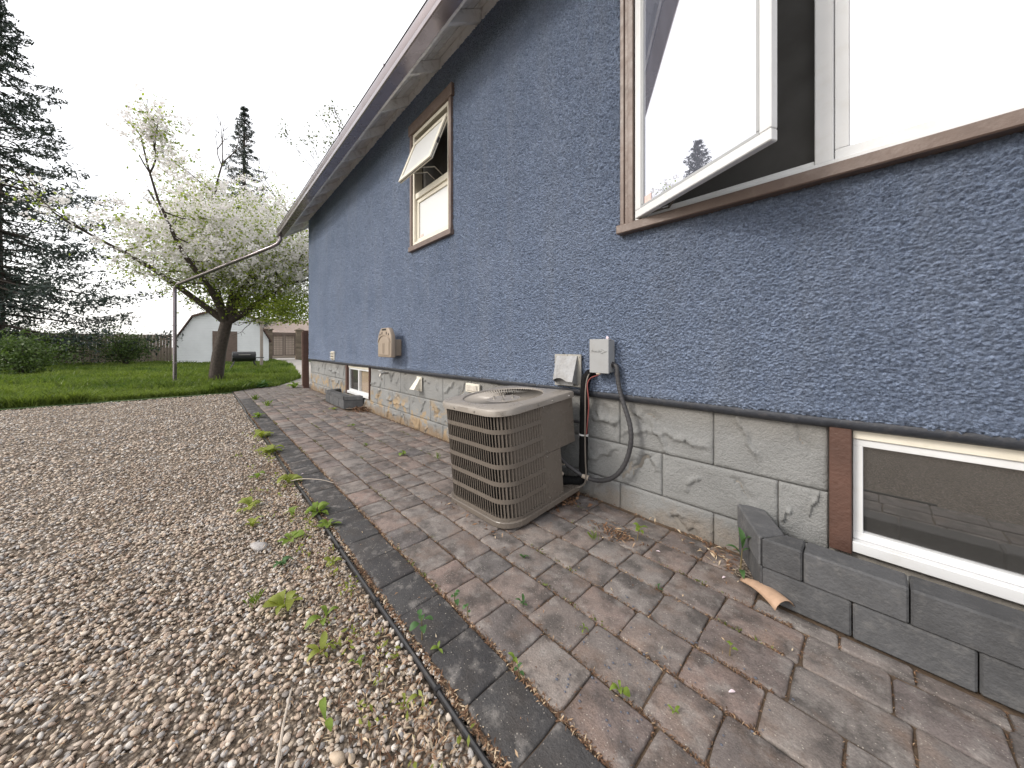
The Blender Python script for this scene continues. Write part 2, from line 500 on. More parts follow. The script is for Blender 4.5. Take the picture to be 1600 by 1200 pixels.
def np_mesh(name, V, F, mat, parent=None, smooth=False, tint=None, kind=None, off=None):
    """numpy verts (n,3) and faces (m,k) to one mesh object"""
    V = np.asarray(V, np.float32)
    if off is not None:
        V = V - np.asarray(off, np.float32)
    F = np.asarray(F, np.int32)
    me = bpy.data.meshes.new(name)
    k = F.shape[1]
    me.vertices.add(len(V))
    me.vertices.foreach_set('co', V.ravel())
    me.loops.add(F.size)
    me.loops.foreach_set('vertex_index', F.ravel())
    me.polygons.add(len(F))
    me.polygons.foreach_set('loop_start', np.arange(0, F.size, k, dtype=np.int32))
    me.update(calc_edges=True)
    if smooth:
        me.polygons.foreach_set('use_smooth', np.ones(len(F), bool))
    if tint is not None:
        at = me.attributes.new('tint', 'FLOAT', 'POINT')
        at.data.foreach_set('value', np.asarray(tint, np.float32))
    me.materials.append(mat)
    o = link(name, me, parent)
    if kind: o['kind'] = kind
    return o

def rand_rot(n):
    q = rng.normal(size=(n, 4))
    q /= np.linalg.norm(q, axis=1)[:, None]
    a, b, c_, d = q.T
    return np.stack([np.stack([1 - 2 * (c_ * c_ + d * d), 2 * (b * c_ - a * d), 2 * (b * d + a * c_)], -1),
                     np.stack([2 * (b * c_ + a * d), 1 - 2 * (b * b + d * d), 2 * (c_ * d - a * b)], -1),
                     np.stack([2 * (b * d - a * c_), 2 * (c_ * d + a * b), 1 - 2 * (b * b + c_ * c_)], -1)], 1)

def cards(P, size, aspect=0.6, R_=None, bend=0.25):
    """leaf-sized diamonds with a fold, one per point"""
    n = len(P)
    if R_ is None: R_ = rand_rot(n)
    base = np.array([[-1, 0, 0], [0, -aspect, bend], [1, 0, 0], [0, aspect, bend]], float) * 0.5
    V = np.einsum('nij,kj->nki', R_, base) * np.asarray(size).reshape(-1, 1, 1) + P[:, None, :]
    F = np.arange(n * 4).reshape(n, 4)
    return V.reshape(-1, 3), F

def tubes(segs, n=5):
    """many tapered limb segments (p0, p1, r0, r1) as one vertex/face set"""
    V, F = [], []
    for p0, p1, r0, r1 in segs:
        d = (p1 - p0)
        if d.length < 1e-6: continue
        d.normalize()
        a = d.orthogonal().normalized()
        b = d.cross(a)
        o = len(V)
        for p, r_ in ((p0, r0), (p1, r1)):
            for k in range(n):
                an = 2 * math.pi * k / n
                V.append(p + (a * math.cos(an) + b * math.sin(an)) * r_)
        for k in range(n):
            F.append((o + k, o + (k + 1) % n, o + n + (k + 1) % n, o + n + k))
    return np.array([tuple(v) for v in V]), np.array(F)

def grow(p, d, L, r, depth, segs, tips, spread=0.6, up=0.1, kids=3, shrink=0.72):
    q = p
    steps = 3
    for i in range(steps):
        d = (d + Vector((random.gauss(0, .13), random.gauss(0, .13), random.gauss(0, .1) + up * .3))).normalized()
        q2 = q + d * (L / steps)
        ra = r * (1 - 0.35 * i / steps)
        rb = r * (1 - 0.35 * (i + 1) / steps)
        segs.append((q.copy(), q2.copy(), ra, rb))
        q = q2
        if depth <= 2: tips.append(tuple(q))
    if depth == 0:
        return
    for k in range(kids):
        nd = (d + Vector((random.uniform(-1, 1), random.uniform(-1, 1), random.uniform(-.5, .8) + up)) * spread).normalized()
        grow(q, nd, L * shrink * random.uniform(.75, 1.15), r * .62 * random.uniform(.8, 1.1), depth - 1, segs, tips, spread, up, kids, shrink)

# ================================================================== GROUND
def sheet(name, pts, z, mat, kind='structure'):
    m = MB()
    m.add([(x, y, z) for x, y in pts], [tuple(range(len(pts)))])
    return tag(m.build(name, mat), kind=kind)

sheet('ground', [(-400, -400), (400, -400), (400, 400), (-400, 400)], -0.06, M['soil'])
sheet('gravel_bed', [(-9.8, -9), (6, -9), (6, 0.535), (-9.8, 0.535)], -0.028, M['gravel_bed'])  # unseen part added behind the camera to bounce light up to the soffit
LAWN = [(-10.35, 0.95), (-10.7, 1.5), (-12.9, 2.45), (-22, 3.75), (-31.8, 4.2), (-60, 4.2), (-60, -40), (6, -40), (6, -9), (-9.8, -9), (-9.8, 0.535), (-10.1, 0.7)]
sheet('lawn', LAWN, -0.012, M['lawn'])
sheet('garden_path', [(-10.6, 1.4), (-12.9, 2.42), (-22, 3.72), (-31.8, 4.17), (-31.8, 5.7), (-22, 5.25), (-12.0, 4.0), (-10.2, 3.2)], -0.020, M['concrete'])
sheet('lawn', [(-10.2, 3.2), (-12, 4.02), (-22, 5.27), (-31.8, 5.72), (-60, 5.72), (-60, 40), (-9.6, 40), (-9.6, 3.2)], -0.016, M['lawn'])
sheet('alley', [(-31.9, -30), (-35.8, -30), (-35.8, 30), (-31.9, 30)], -0.008, plain('bright_alley_concrete', (0.55, 0.53, 0.50), 0.9, 0.08, 2))

# paved path: sand bed with every visible paver its own piece
path = sheet('paved_path', [(-10.9, 0.545), (4.0, 0.545), (4.0, 2.03), (-9.5, 2.03), (-9.5, 3.2), (-10.3, 3.2), (-10.75, 1.5), (-10.4, 0.95)], -0.010, M['bed'])
BX, BY = 0.1, 0.085          # half size of the master paver

def paver_mesh(i, lx, ly, mat):
    rnd = random.Random(i)
    n = 14
    out_, mid, top = [], [], []
    for k in range(n * 2):
        pass
    pts = []
    # walk round a rounded rectangle
    c_ = 0.0145
    for cx, cy, a0 in ((1, 1, 0), (-1, 1, 90), (-1, -1, 180), (1, -1, 270)):
        cc = c_ * rnd.uniform(0.4, 1.2)
        for a in (0, 45, 90):
            an = R(a0 + a)
            pts.append((cx * (lx - cc) + cc * math.cos(an), cy * (ly - cc) + cc * math.sin(an)))
        # mid-side points, slightly chipped
        nx, ny = {(1, 1): (0, 1), (-1, 1): (-1, 0), (-1, -1): (0, -1), (1, -1): (1, 0)}[(cx, cy)]
        px_ = nx * lx + (0 if nx else rnd.uniform(-.3, .3) * lx)
        py_ = ny * ly + (0 if ny else rnd.uniform(-.3, .3) * ly)
        pts.append((px_, py_))
    J = [(rnd.uniform(-.0022, .0022), rnd.uniform(-.0022, .0022)) for _ in pts]
    pts = [(x + a, y + b) for (x, y), (a, b) in zip(pts, J)]
    n = len(pts)
    def ringz(k, z, jit):
        res = []
        for x, y in pts:
            r_ = math.hypot(x, y)
            res.append((x - x / r_ * k, y - y / r_ * k, z + rnd.uniform(-jit, jit)))
        return res
    V = ringz(0, -.055, 0) + ringz(0, -.0055, .0012) + ringz(.0025, -.0016, .0008) + ringz(.008, 0, .0008) + [(0, 0, .001)]
    F = []
    for l_ in range(3):
        for k in range(n):
            a = l_ * n + k
            b = l_ * n + (k + 1) % n
            F.append((a, b, b + n, a + n))
    for k in range(n):
        F.append((3 * n + k, 3 * n + (k + 1) % n, 4 * n))
    me = bpy.data.meshes.new('paver')
    me.from_pydata(V, [], F)
    me.polygons.foreach_set('use_smooth', [True] * len(me.polygons))
    me.materials.append(mat)
    return me, V, F

PAV = []
rows = [0.745, 0.921, 1.100, 1.263, 1.440, 1.612, 1.790, 1.965]
# (xc, yc, half length, half width, border?)
x = 0.9
for i in range(80):
    Lb = random.choice([0.205, 0.215, 0.225])
    if x - Lb < -10.5: break
    PAV.append((x - Lb / 2, 0.650, Lb / 2 - 0.0025, 0.0875, True))
    x -= Lb
for ri in range(7):
    y0, y1 = rows[ri], rows[ri + 1]
    x = 0.95 - random.random() * 0.2
    lim = -10.35 - max(0, (y0 - 1.0)) * 0.45
    while x > lim:
        Lp = random.choice([0.17, 0.205, 0.205, 0.25, 0.25])
        xc = x - Lp / 2
        x -= Lp
        ya, yb = y0, y1
        if -7.2 < xc < -5.72: yb = min(y1, 1.720)                # cut round the window wells
        if xc > -0.36: yb = min(y1, 1.692)
        if yb - ya < .05: continue
        y0_, y1_ = ya, yb
        PAV.append((xc, (y0_ + y1_) / 2 + random.uniform(-.002, .002), Lp / 2 - 0.0030, (y1_ - y0_) / 2 - 0.0042, False))
for y0 in (1.965, 2.14, 2.32, 2.50, 2.68, 2.86):                # round the house corner
    x = -9.62
    while x > -10.3:
        PAV.append((x - .1, y0 + .085, .096, .08, False))
        x -= .21

def apparent(p):
    return p[2] * p[3] / ((p[0] ** 2 + p[1] ** 2 + CAM_H ** 2) ** 1.5)
def in_view(p):
    u, w_ = -p[0], p[1]
    rt = -.682 * u + .7314 * w_
    fw = .7314 * u + .682 * w_
    return fw > 0.05 and abs(rt / fw) < 1.62 and CAM_H / fw < 1.35
PAV.sort(key=lambda p: -apparent(p) if in_view(p) else 1)
pm = [paver_mesh(i, BX, BY, M['paver']) for i in range(12)]
bmesh_ = [paver_mesh(40 + i, BX, BY, M['border']) for i in range(6)]
restV, restF = [], []
for i, (xc, yc, hx, hy, bd) in enumerate(PAV):
    me, V, F = random.choice(bmesh_ if bd else pm)
    flip = random.choice((0, math.pi))
    dz = random.uniform(-.003, .002)
    tilt = (random.gauss(0, .008), random.gauss(0, .008), flip + random.gauss(0, .008 if not bd else .004))
    if i < 300:
        o = link('paver', me, path)
        o.location = (xc, yc, dz)
        o.rotation_euler = tilt
        o.scale = (hx / BX, hy / BY, 1)
    else:
        mt = Matrix.LocRotScale(Vector((xc, yc, dz)), Euler(tilt), Vector((hx / BX, hy / BY, 1)))
        (restV, restF)[0].append([tuple(mt @ Vector(v)) for v in V])
        restF.append((F, bd))
if restV:
    m = MB()
    for V, (F, bd) in zip(restV, restF): m.add(V, F)
    o = m.build('distant_pavers', M['paver'], path, smooth=True)
    tag(o, kind='stuff')

# black plastic edging
m = MB()
ep = [(x, 0.533 + 0.006 * math.sin(x * 1.3) + 0.003 * math.sin(x * 4.1), -0.004 + 0.004 * math.sin(x * 2.2)) for x in np.arange(0.3, -10.3, -0.12)]
m.tube(ep, 0.0082, 8)
for a, b in zip(ep[:-1], ep[1:]):
    m.add([(a[0], a[1] - .002, a[2]), (b[0], b[1] - .002, b[2]), (b[0], b[1] - .002, -.06), (a[0], a[1] - .002, -.06), (a[0], a[1] + .002, a[2]), (b[0], b[1] + .002, b[2]), (b[0], b[1] + .002, -.06), (a[0], a[1] + .002, -.06)], [(0, 1, 2, 3), (4, 5, 6, 7)])
es = m.build('garden_edging', M['blackplastic'], smooth=True)
tag(es, 'thin black plastic edging strip between the gravel bed and the dark border pavers', 'edging')
for i in range(6, 60, 4):
    p = ep[i]
    MB().box(p[0] - .006, p[0] + .006, p[1] - .010, p[1] + .010, p[2] - .008, p[2] + .0098).build('edging_clip', M['blackplastic'], es)

# ------------------------------------------------------------------ gravel (one mass of real pebbles)
def ico(sub):
    bm = bmesh.new()
    bmesh.ops.create_icosphere(bm, subdivisions=sub, radius=1)
    V = np.array([tuple(v.co) for v in bm.verts])
    F = np.array([[v.index for v in f.verts] for f in bm.faces])
    bm.free()
    return V, F

def pebbles(n, xr, yfun, ymax, smin, smax, sub, zoff=0.0):
    V0, F0 = ico(sub)
    x = rng.uniform(xr[0], xr[1], n)
    y0 = yfun(x)
    y = y0 + (ymax - y0) * rng.random(n)
    s = smin + (smax - smin) * rng.random(n) ** 2.2
    # oblong flattened stones, lying on their flats with some tilt
    ax = np.stack([s, s * rng.uniform(.55, .95, n), s * rng.uniform(.35, .65, n)], 1) * .5
    a = rng.uniform(0, 2 * np.pi, n)
    tx = rng.normal(0, .35, n)
    ty = rng.normal(0, .35, n)
    ca, sa, cx, sx, cy, sy = np.cos(a), np.sin(a), np.cos(tx), np.sin(tx), np.cos(ty), np.sin(ty)
    Rz = np.zeros((n, 3, 3)); Rz[:, 0, 0] = ca; Rz[:, 0, 1] = -sa; Rz[:, 1, 0] = sa; Rz[:, 1, 1] = ca; Rz[:, 2, 2] = 1
    Rx = np.zeros((n, 3, 3)); Rx[:, 0, 0] = 1; Rx[:, 1, 1] = cx; Rx[:, 1, 2] = -sx; Rx[:, 2, 1] = sx; Rx[:, 2, 2] = cx
    Ry = np.zeros((n, 3, 3)); Ry[:, 1, 1] = 1; Ry[:, 0, 0] = cy; Ry[:, 0, 2] = sy; Ry[:, 2, 0] = -sy; Ry[:, 2, 2] = cy
    Rm = Rz @ Rx @ Ry
    lump = 1 + .16 * np.sin(V0[None] * rng.uniform(1.5, 3.5, (n, 1, 3)) + rng.uniform(0, 6, (n, 1, 3))).sum(2, keepdims=True) / 1.5
    loc = V0[None] * lump * ax[:, None, :]
    z = -0.028 + ax[:, 2] * .5 + rng.uniform(0, .014, n) + .008 * np.sin(x * 7.0) * np.sin(y * 9.0) + zoff
    V = np.einsum('nij,nkj->nki', Rm, loc) + np.stack([x, y, z], 1)[:, None, :]
    F = F0[None] + (np.arange(n) * len(V0))[:, None, None]
    tint = np.repeat(rng.random(n), len(V0))
    return V.reshape(-1, 3), F.reshape(-1, 3), tint

def edge(x): return np.maximum(-3.1, 0.30 * x - 0.15)       # a little past the left side of the picture
A = pebbles(8000, (-1.75, -0.45), edge, .522, .009, .024, 2)
A2 = pebbles(9500, (-2.8, -1.7), edge, .522, .011, .026, 1)
B = pebbles(12000, (-4.6, -2.7), edge, .522, .012, .026, 1)
C_ = pebbles(15000, (-9.8, -4.6), edge, .522, .017, .034, 1)
D_ = pebbles(800, (-3.5, -0.6), lambda x: x * 0 + .540, .556, .008, .020, 1, .006)
Vs, Fs, Ts, o_ = [], [], [], 0
for V, F, T in (A, A2, B, C_, D_):
    Vs.append(V); Fs.append(F + o_); Ts.append(T); o_ += len(V)
tag(np_mesh('gravel', np.concatenate(Vs), np.concatenate(Fs), M['pebble'], smooth=True, tint=np.concatenate(Ts)), kind='stuff')

# ================================================================== HOUSE
WY = 1.96                      # stucco face
HX0, HX1 = -9.48, 4.2          # far and near corner
WT = 4.15                      # top of the wall at the eave
house = thing('house', 'blue stucco house with a grey block foundation and white painted eaves', 'house', (-2.6, 5.5, 0))

W1 = (-3.92, -3.07, 2.29, 3.69)
W2 = (-0.985, 0.70, 1.80, 3.45)
def spaced(a, b, f, must):
    xs = [a]
    while xs[-1] < b:
        xs.append(xs[-1] + f(xs[-1]))
    xs = [x_ for x_ in xs if x_ < b] + [b]
    for q in must:
        i = min(range(len(xs)), key=lambda i: abs(xs[i] - q))
        xs[i] = q
    return np.array(xs)
xs = spaced(HX0, HX1, lambda x_: 0.0033 * math.sqrt(4 + x_ * x_) if x_ < .75 else .03, [W1[0], W1[1], W2[0], W2[1]])
zs = spaced(0.760, WT, lambda z_: 0.0061, [W1[2], W1[3], W2[2], W2[3]])
nx, nz = len(xs), len(zs)
# profile: face plus the curled drip edge at the bottom
prof = [(1.985, 0.722), (1.970, 0.726), (1.960, 0.733), (1.955, 0.745)]
PY = np.array([p[0] for p in prof] + [1.952 + (WY - 1.952) * min(1, (z_ - .76) / .06) for z_ in zs])
PZ = np.array([p[1] for p in prof] + list(zs))
NZ = len(PZ)
XX, KK = np.meshgrid(xs, np.arange(NZ), indexing='ij')
V = np.stack([XX, PY[KK], PZ[KK]], -1).reshape(-1, 3)
ii, kk = np.meshgrid(np.arange(nx - 1), np.arange(NZ - 1), indexing='ij')
xm = (xs[ii] + xs[ii + 1]) / 2
zm = (PZ[kk] + PZ[kk + 1]) / 2
hole = np.zeros_like(ii, bool)
for a, b, c_, d in (W1, W2):
    hole |= (xm > a) & (xm < b) & (zm > c_) & (zm < d)
ii, kk = ii[~hole], kk[~hole]
F = np.stack([ii * NZ + kk, (ii + 1) * NZ + kk, (ii + 1) * NZ + kk + 1, ii * NZ + kk + 1], 1)
np_mesh('stucco_wall', V, F, M['stucco'], house, smooth=True, off=tuple(house.location))

m = MB()                                                     # smooth painted drip edge under the stucco
dp = [(1.968, .744), (1.956, .738), (1.953, .728), (1.957, .716), (1.966, .704), (1.979, .696), (1.995, .692), (2.03, .691), (2.03, .744)]
xs_ = list(np.arange(HX0 - .01, HX1, .12)) + [HX1]
n = len(dp)
for x_ in xs_:
    wob = .0025 * math.sin(x_ * 2.1) + .0015 * math.sin(x_ * 6.3)
    m.v += [(x_, a + wob * .5, b + wob) for a, b in dp]
for i in range(len(xs_) - 1):
    m.f += [(i * n + k, i * n + (k + 1) % n, (i + 1) * n + (k + 1) % n, (i + 1) * n + k) for k in range(n)]
m.build('drip_edge', plain('dark_slate_paint', (0.036, 0.040, 0.050), 0.6, 0.25, 12, 0.003, 60, dirt=(0.12, 0.11, 0.105), dirt_amt=0.4), house, smooth=True)
m = MB()                                                     # the other walls
m.add([(HX0, WY + .003, .70), (HX0, 9.2, .70), (HX0, 9.2, WT), (HX0, 5.5, WT + 2.6), (HX0, WY + .003, WT)], [(0, 1, 2, 3, 4)])
m.add([(HX1, WY + .003, .70), (HX1, 9.2, .70), (HX1, 9.2, WT), (HX1, 5.5, WT + 2.6), (HX1, WY + .003, WT)], [(0, 1, 2, 3, 4)])
m.add([(HX0, 9.2, 0), (HX1, 9.2, 0), (HX1, 9.2, WT), (HX0, 9.2, WT)], [(0, 1, 2, 3)])
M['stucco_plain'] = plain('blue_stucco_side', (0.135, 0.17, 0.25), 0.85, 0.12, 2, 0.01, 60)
m.build('side_wall', M['stucco_plain'], house)
m = MB()
m.add([(HX0 + .05, 2.014, -.05), (-6.60, 2.014, -.05), (-6.60, 2.014, .705), (HX0 + .05, 2.014, .705)], [(0, 1, 2, 3)])
m.add([(-6.60, 2.014, -.05), (-5.50, 2.014, -.05), (-5.50, 2.014, .22), (-6.60, 2.014, .22)], [(0, 1, 2, 3)])
m.add([(-5.50, 2.014, -.05), (-0.117, 2.014, -.05), (-0.117, 2.014, .705), (-5.50, 2.014, .705)], [(0, 1, 2, 3)])
m.add([(-0.117, 2.014, -.05), (0.962, 2.014, -.05), (0.962, 2.014, .22), (-0.117, 2.014, .22)], [(0, 1, 2, 3)])
m.add([(0.962, 2.014, -.05), (HX1, 2.014, -.05), (HX1, 2.014, .705), (0.962, 2.014, .705)], [(0, 1, 2, 3)])
m.add([(HX0 + .05, 2.014, -.05), (HX0 + .05, 9.1, -.05), (HX0 + .05, 9.1, .72), (HX0 + .05, 2.014, .72)], [(0, 1, 2, 3)])
m.add([(HX1 - .05, 2.014, -.05), (HX1 - .05, 9.1, -.05), (HX1 - .05, 9.1, .72), (HX1 - .05, 2.014, .72)], [(0, 1, 2, 3)])
m.build('foundation_core', M['mortar'], house)
m = MB()
m.box(HX0 + .1, HX1 - .1, 2.10, 9.0, .735, .80)              # main floor
m.box(HX0 + .1, HX1 - .1, 2.10, 9.0, 3.80, 3.86)             # ceiling
m.box(HX0 + .1, HX1 - .1, 4.4, 4.5, .81, 3.79)               # inner partition
m.box(-2.2, -2.1, 2.1, 4.39, .81, 3.79)
m.box(HX0 + .1, HX1 - .1, 3.6, 3.7, 0, .73)
m.build('interior_wall', M['room'], house)

# foundation blocks with chiselled faces
def block_face(seed, nx_=52, nz_=24):
    rr = random.Random(seed)
    gx, gz = np.meshgrid(np.linspace(0, 1, nx_), np.linspace(0, 1, nz_), indexing='ij')
    X, Z = gx * .54, gz * .25
    h = .003 * np.sin(X * 17 + rr.uniform(0, 6)) * np.sin(Z * 23 + rr.uniform(0, 6))
    for k in range(rr.choice((2, 3, 4, 5))):
        cx, cz = rr.uniform(.05, .5), rr.uniform(.03, .22)
        a = rr.choice((-1, 1)) * rr.uniform(.3, 1.1) if rr.random() < .8 else rr.uniform(-.2, .2)
        L, Wd = rr.uniform(.06, .16), rr.uniform(.025, .05)
        u = (X - cx) * math.cos(a) + (Z - cz) * math.sin(a)
        v = -(X - cx) * math.sin(a) + (Z - cz) * math.cos(a)
        v = v + .008 * np.sin(u * 60 + rr.uniform(0, 6))
        inside = np.clip(1 - (np.abs(u) / L) ** 4, 0, 1)
        ramp = np.where((v > 0) & (v < Wd), 1 - v / Wd, 0) * np.clip((v + .004) / .004, 0, 1)
        h += rr.choice((1, 1, -1)) * rr.uniform(.014, .027) * inside * ramp
    return gx, gz, h
FACES = [block_face(s) for s in range(10)]
def block_obj(x0, x1, z0, z1, gx, gz, h, mirror):
    nx_, nz_ = gx.shape
    g = .0016
    hx = h[::-1] if mirror else h
    X = x0 + g + gx * (x1 - x0 - 2 * g)
    Z = z0 + g + gz * (z1 - z0 - 2 * g)
    ed = np.minimum(np.minimum(gx, 1 - gx) * (x1 - x0), np.minimum(gz, 1 - gz) * (z1 - z0))
    Y = 2.0 - hx * np.clip(ed / .02, .25, 1) + np.where(ed < .002, .006, 0)
    V = np.stack([X, Y, Z], -1).reshape(-1, 3)
    i, k = np.meshgrid(np.arange(nx_ - 1), np.arange(nz_ - 1), indexing='ij')
    i, k = i.ravel(), k.ravel()
    F = np.stack([i * nz_ + k, (i + 1) * nz_ + k, (i + 1) * nz_ + k + 1, i * nz_ + k + 1], 1)
    idx = np.arange(nx_ * nz_).reshape(nx_, nz_)
    rim = np.concatenate([idx[:, 0], idx[-1, 1:], idx[-2::-1, -1], idx[0, -2:0:-1]])
    V2 = V[rim].copy()
    V2[:, 1] = 2.020
    nV = len(V)
    nr = len(rim)
    F2 = np.stack([rim, np.roll(rim, -1), nV + np.roll(np.arange(nr), -1), nV + np.arange(nr)], 1)[:, ::-1]
    np_mesh('concrete_block', np.concatenate([V, V2]), np.concatenate([F, F2]), M['block'], house, smooth=False, off=tuple(house.location))
courses = [(-.10, .152, 0.30), (.152, .405, 0.574), (.405, .703, 0.30)]
OPEN = [(-6.664, -5.492), (-0.124, 0.968)]
bi = 0
for z0, z1, sh in courses:
    x = -1.114 + (.272 if abs(sh - .574) < .01 else 0)
    st = x
    while st > HX0: st -= .544
    while st < HX1:
        a, b = max(st, HX0 + .02), min(st + .544, HX1)
        spans = [(a, b)]
        if z1 > .2:
            for o0, o1 in OPEN:
                nxt = []
                for s0, s1 in spans:
                    if s1 <= o0 or s0 >= o1: nxt.append((s0, s1)); continue
                    if s0 < o0: nxt.append((s0, o0))
                    if s1 > o1: nxt.append((o1, s1))
                spans = nxt
        for s0, s1 in spans:
            if s1 - s0 < .04: continue
            fx = FACES[bi % 10]
            block_obj(s0, s1, z0, z1, *fx, random.random() < .5)
            bi += 1
        st += .544

# eaves: gutter, fascia, rafter tails, soffit boards, roof
EX0, EX1 = -10.55, 4.4
m = MB()
gp = [(1.455, 4.093), (1.462, 4.098), (1.462, 4.085), (1.452, 4.06), (1.448, 4.03), (1.470, 3.985), (1.452, 3.945), (1.449, 3.925), (1.452, 3.897), (1.462, 3.888), (1.578, 3.888), (1.584, 3.895), (1.584, 4.10)]
n = len(gp)
vs = [(EX0, a, b) for a, b in gp] + [(EX1, a, b) for a, b in gp]
m.add(vs, [(i, i + 1, n + i + 1, n + i) for i in range(n - 1)])
# inner skin so that the trough has thickness
ip = [(a + .003 if a < 1.5 else a - .003, b + (.003 if b < 3.9 else 0)) for a, b in gp]
vs = [(EX0, a, b) for a, b in ip] + [(EX1, a, b) for a, b in ip]
m.add(vs, [(i, n + i, n + i + 1, i + 1) for i in range(n - 1)])
gut = m.build('gutter', M['gutter'], house, smooth=True)
m = MB()
m.prism(gp, lambda a, b, d: (d, a, b), EX0 - .004, EX0)
m.build('end_cap', M['gutter'], gut)
for a in np.arange(-10.0, 0, 1.6):
    MB().box(a, a + .012, 1.447, 1.464, 4.07, 4.104).build('gutter_hanger', M['gutter'], gut)
m = MB()
m.box(EX0, EX1, 1.588, 1.612, 3.902, 4.09)
m.build('fascia_board', M['whitewood'], house, bevel=.002)
sl = (4.15 - 3.905) / (1.955 - 1.60)
zt = lambda y: 4.155 + (y - 1.96) * sl + .125
m0 = None
RAF = [-2.575 - .7665 * k for k in range(-9, 11) if -10.4 < -2.575 - .7665 * k < 4.3]
for rx in RAF:
    m = MB()
    pl = [(1.614, 3.915), (2.3, 3.915 + (2.3 - 1.614) * sl), (2.3, zt(2.3)), (1.614, zt(1.614))]
    m.prism(pl, lambda a, b, d: (d, a, b), rx - .022, rx + .022)
    m.build('rafter_tail', M['whitewood'], house, bevel=.003)
RS = sorted(RAF + [EX0, EX1])
for a, b in zip(RS[:-1], RS[1:]):
    if b - a < .1: continue
    m = MB()                                                     # bird blocking between the rafters
    m.box(a + .024, b - .024, 1.975, 1.995, 4.13, zt(1.98) - .002)
    m.build('blocking_board', M['whitewood'], house, bevel=.002)
ys = [1.612, 1.703, 1.796, 1.888, 1.982]
for j in range(4):
    x = EX0
    while x < EX1 - .05:
        L = min(random.choice((1.533, 2.30, 3.07)), EX1 - x)
        y0, y1 = ys[j] + .003, ys[j + 1] - .003
        dz = random.uniform(0, .004)
        m = MB()
        m.prism([(y0, zt(y0) + dz), (y1, zt(y1) + dz), (y1, zt(y1) + dz + .02), (y0, zt(y0) + dz + .02)], lambda a, b, d: (d, a, b), x + .002, x + L - .002)
        m.build('soffit_board', M['whitewood'], house, bevel=.0015)
        x += L
m = MB()
pl = [(1.614, 3.905), (5.5, 3.905 + (5.5 - 1.614) * sl), (5.5, zt(5.5) + .02), (1.614, zt(1.614) + .02)]
m.prism(pl, lambda a, b, d: (d, a, b), EX0 + .002, EX0 + .026)
m.build('barge_board', M['whitewood'], house, bevel=.002)
m = MB()
zr = lambda y: zt(y) + .03
m.prism([(1.56, zr(1.56)), (5.5, zr(5.5)), (9.5, zr(1.56)), (9.5, zr(1.56) + .05), (5.5, zr(5.5) + .05), (1.56, zr(1.56) + .05)], lambda a, b, d: (d, a, b), EX0 - .02, EX1 + .02)
m.build('roof', M['roof'], house)
# downspout: drops from the gutter end, kinks and runs away on a slope, then down to the grass
m = MB()
P = [(-10.42, 1.52, 3.89), (-10.42, 1.52, 3.80), (-10.46, 1.46, 3.69), (-10.55, 1.36, 3.62), (-10.95, 1.00, 3.43), (-11.5, .52, 3.19), (-12.1, .0, 2.92), (-12.6, -.44, 2.70), (-12.68, -.50, 2.60), (-12.68, -.50, 2.45), (-12.68, -.50, .12), (-12.72, -.62, .05)]
m.tube(P, .042, 10)
ds = m.build('downspout', M['gutter'], house, smooth=True)
m = MB()
for zc in (0.6, 1.6, 2.4):
    m.lathe([(.043, -.012), (.047, -.012), (.047, .012), (.043, .012)], (-12.68, -.50, zc), 12)
m.build('pipe_strap', M['gutter'], ds)

# ------------------------------------------------------------------ windows
def hinge(origin, axis, ang):
    o = Vector(origin)
    return Matrix.Translation(o) @ Matrix.Rotation(ang, 4, axis) @ Matrix.Translation(-o)

# narrow bathroom window, upper awning sash pushed out
x0, x1, z0, z1 = W1
m = MB().ring(x0 + .002, x1 - .002, z0 + .002, z1 - .002, .042, 1.950, 2.07)
m.box(x0 + .044, x1 - .044, 1.965, 2.05, 2.875, 2.945)
wn = m.build('window', M['cream'], house, bevel=.003)
tag(wn, 'narrow cream framed window with its upper awning sash pushed open')
MB().box(x0 - .075, x1 + .075, 1.925, 1.968, z1 + .002, z1 + .135).build('head_trim', M['browntrim'], wn, bevel=.004)
for a, b in ((x0 - .050, x0), (x1, x1 + .050)):
    MB().box(a, b, 1.932, 1.968, z0 + .002, z1).build('side_trim', M['browntrim'], wn, bevel=.004)
MB().box(x0 - .062, x1 + .062, 1.918, 1.985, z0 - .062, z0 - .001).build('sill', M['browntrim'], wn, bevel=.004)
MB().ring(x0 + .045, x1 - .045, z0 + .045, 2.874, .048, 1.985, 2.02).build('lower_sash', M['cream'], wn, bevel=.003)
MB().box(x0 + .094, x1 - .094, 2.000, 2.006, z0 + .094, 2.826).build('lower_pane', M['frosted'], wn)
hz = z1 - .125
mt = hinge((0, 1.968, hz), 'X', -R(20.5))
m = MB().ring(x0 + .048, x1 - .048, hz - .59, hz, .052, 1.945, 1.983, mt)
m.build('awning_sash', M['cream'], wn, bevel=.003)
MB().box(x0 + .101, x1 - .101, 1.958, 1.964, hz - .537, hz - .053, mt).build('awning_pane', M['frosted'], wn)
m = MB()
m.ring(x0 + .0475, x1 - .0475, hz - .5905, hz - .002, .004, 1.962, 1.968, mt)
m.build('weather_seal', M['blackplastic'], wn)
bot = mt @ Vector((0, 1.975, hz - .56))
m = MB()
for xa, xb in ((-3.62, -3.40), (-3.44, -3.24)):
    m.tube([(xa, bot.y, bot.z), (xb, bot.y + .09, bot.z - .035), (xb - .03, 2.0, 2.958)], .006, 6)
m.build('crank_arm', M['steel'], wn)
lt = mt @ Matrix.Translation((x1 - .050, 1.966, hz - .36))
MB().box(-.006, .008, -.012, .012, -.035, .035, lt).build('latch', M['conduit'], wn, bevel=.003)
MB().box(-3.80, -3.74, 1.9955, 1.9985, z0 + .10, z0 + .135).build('sticker', M['sticker'], wn)
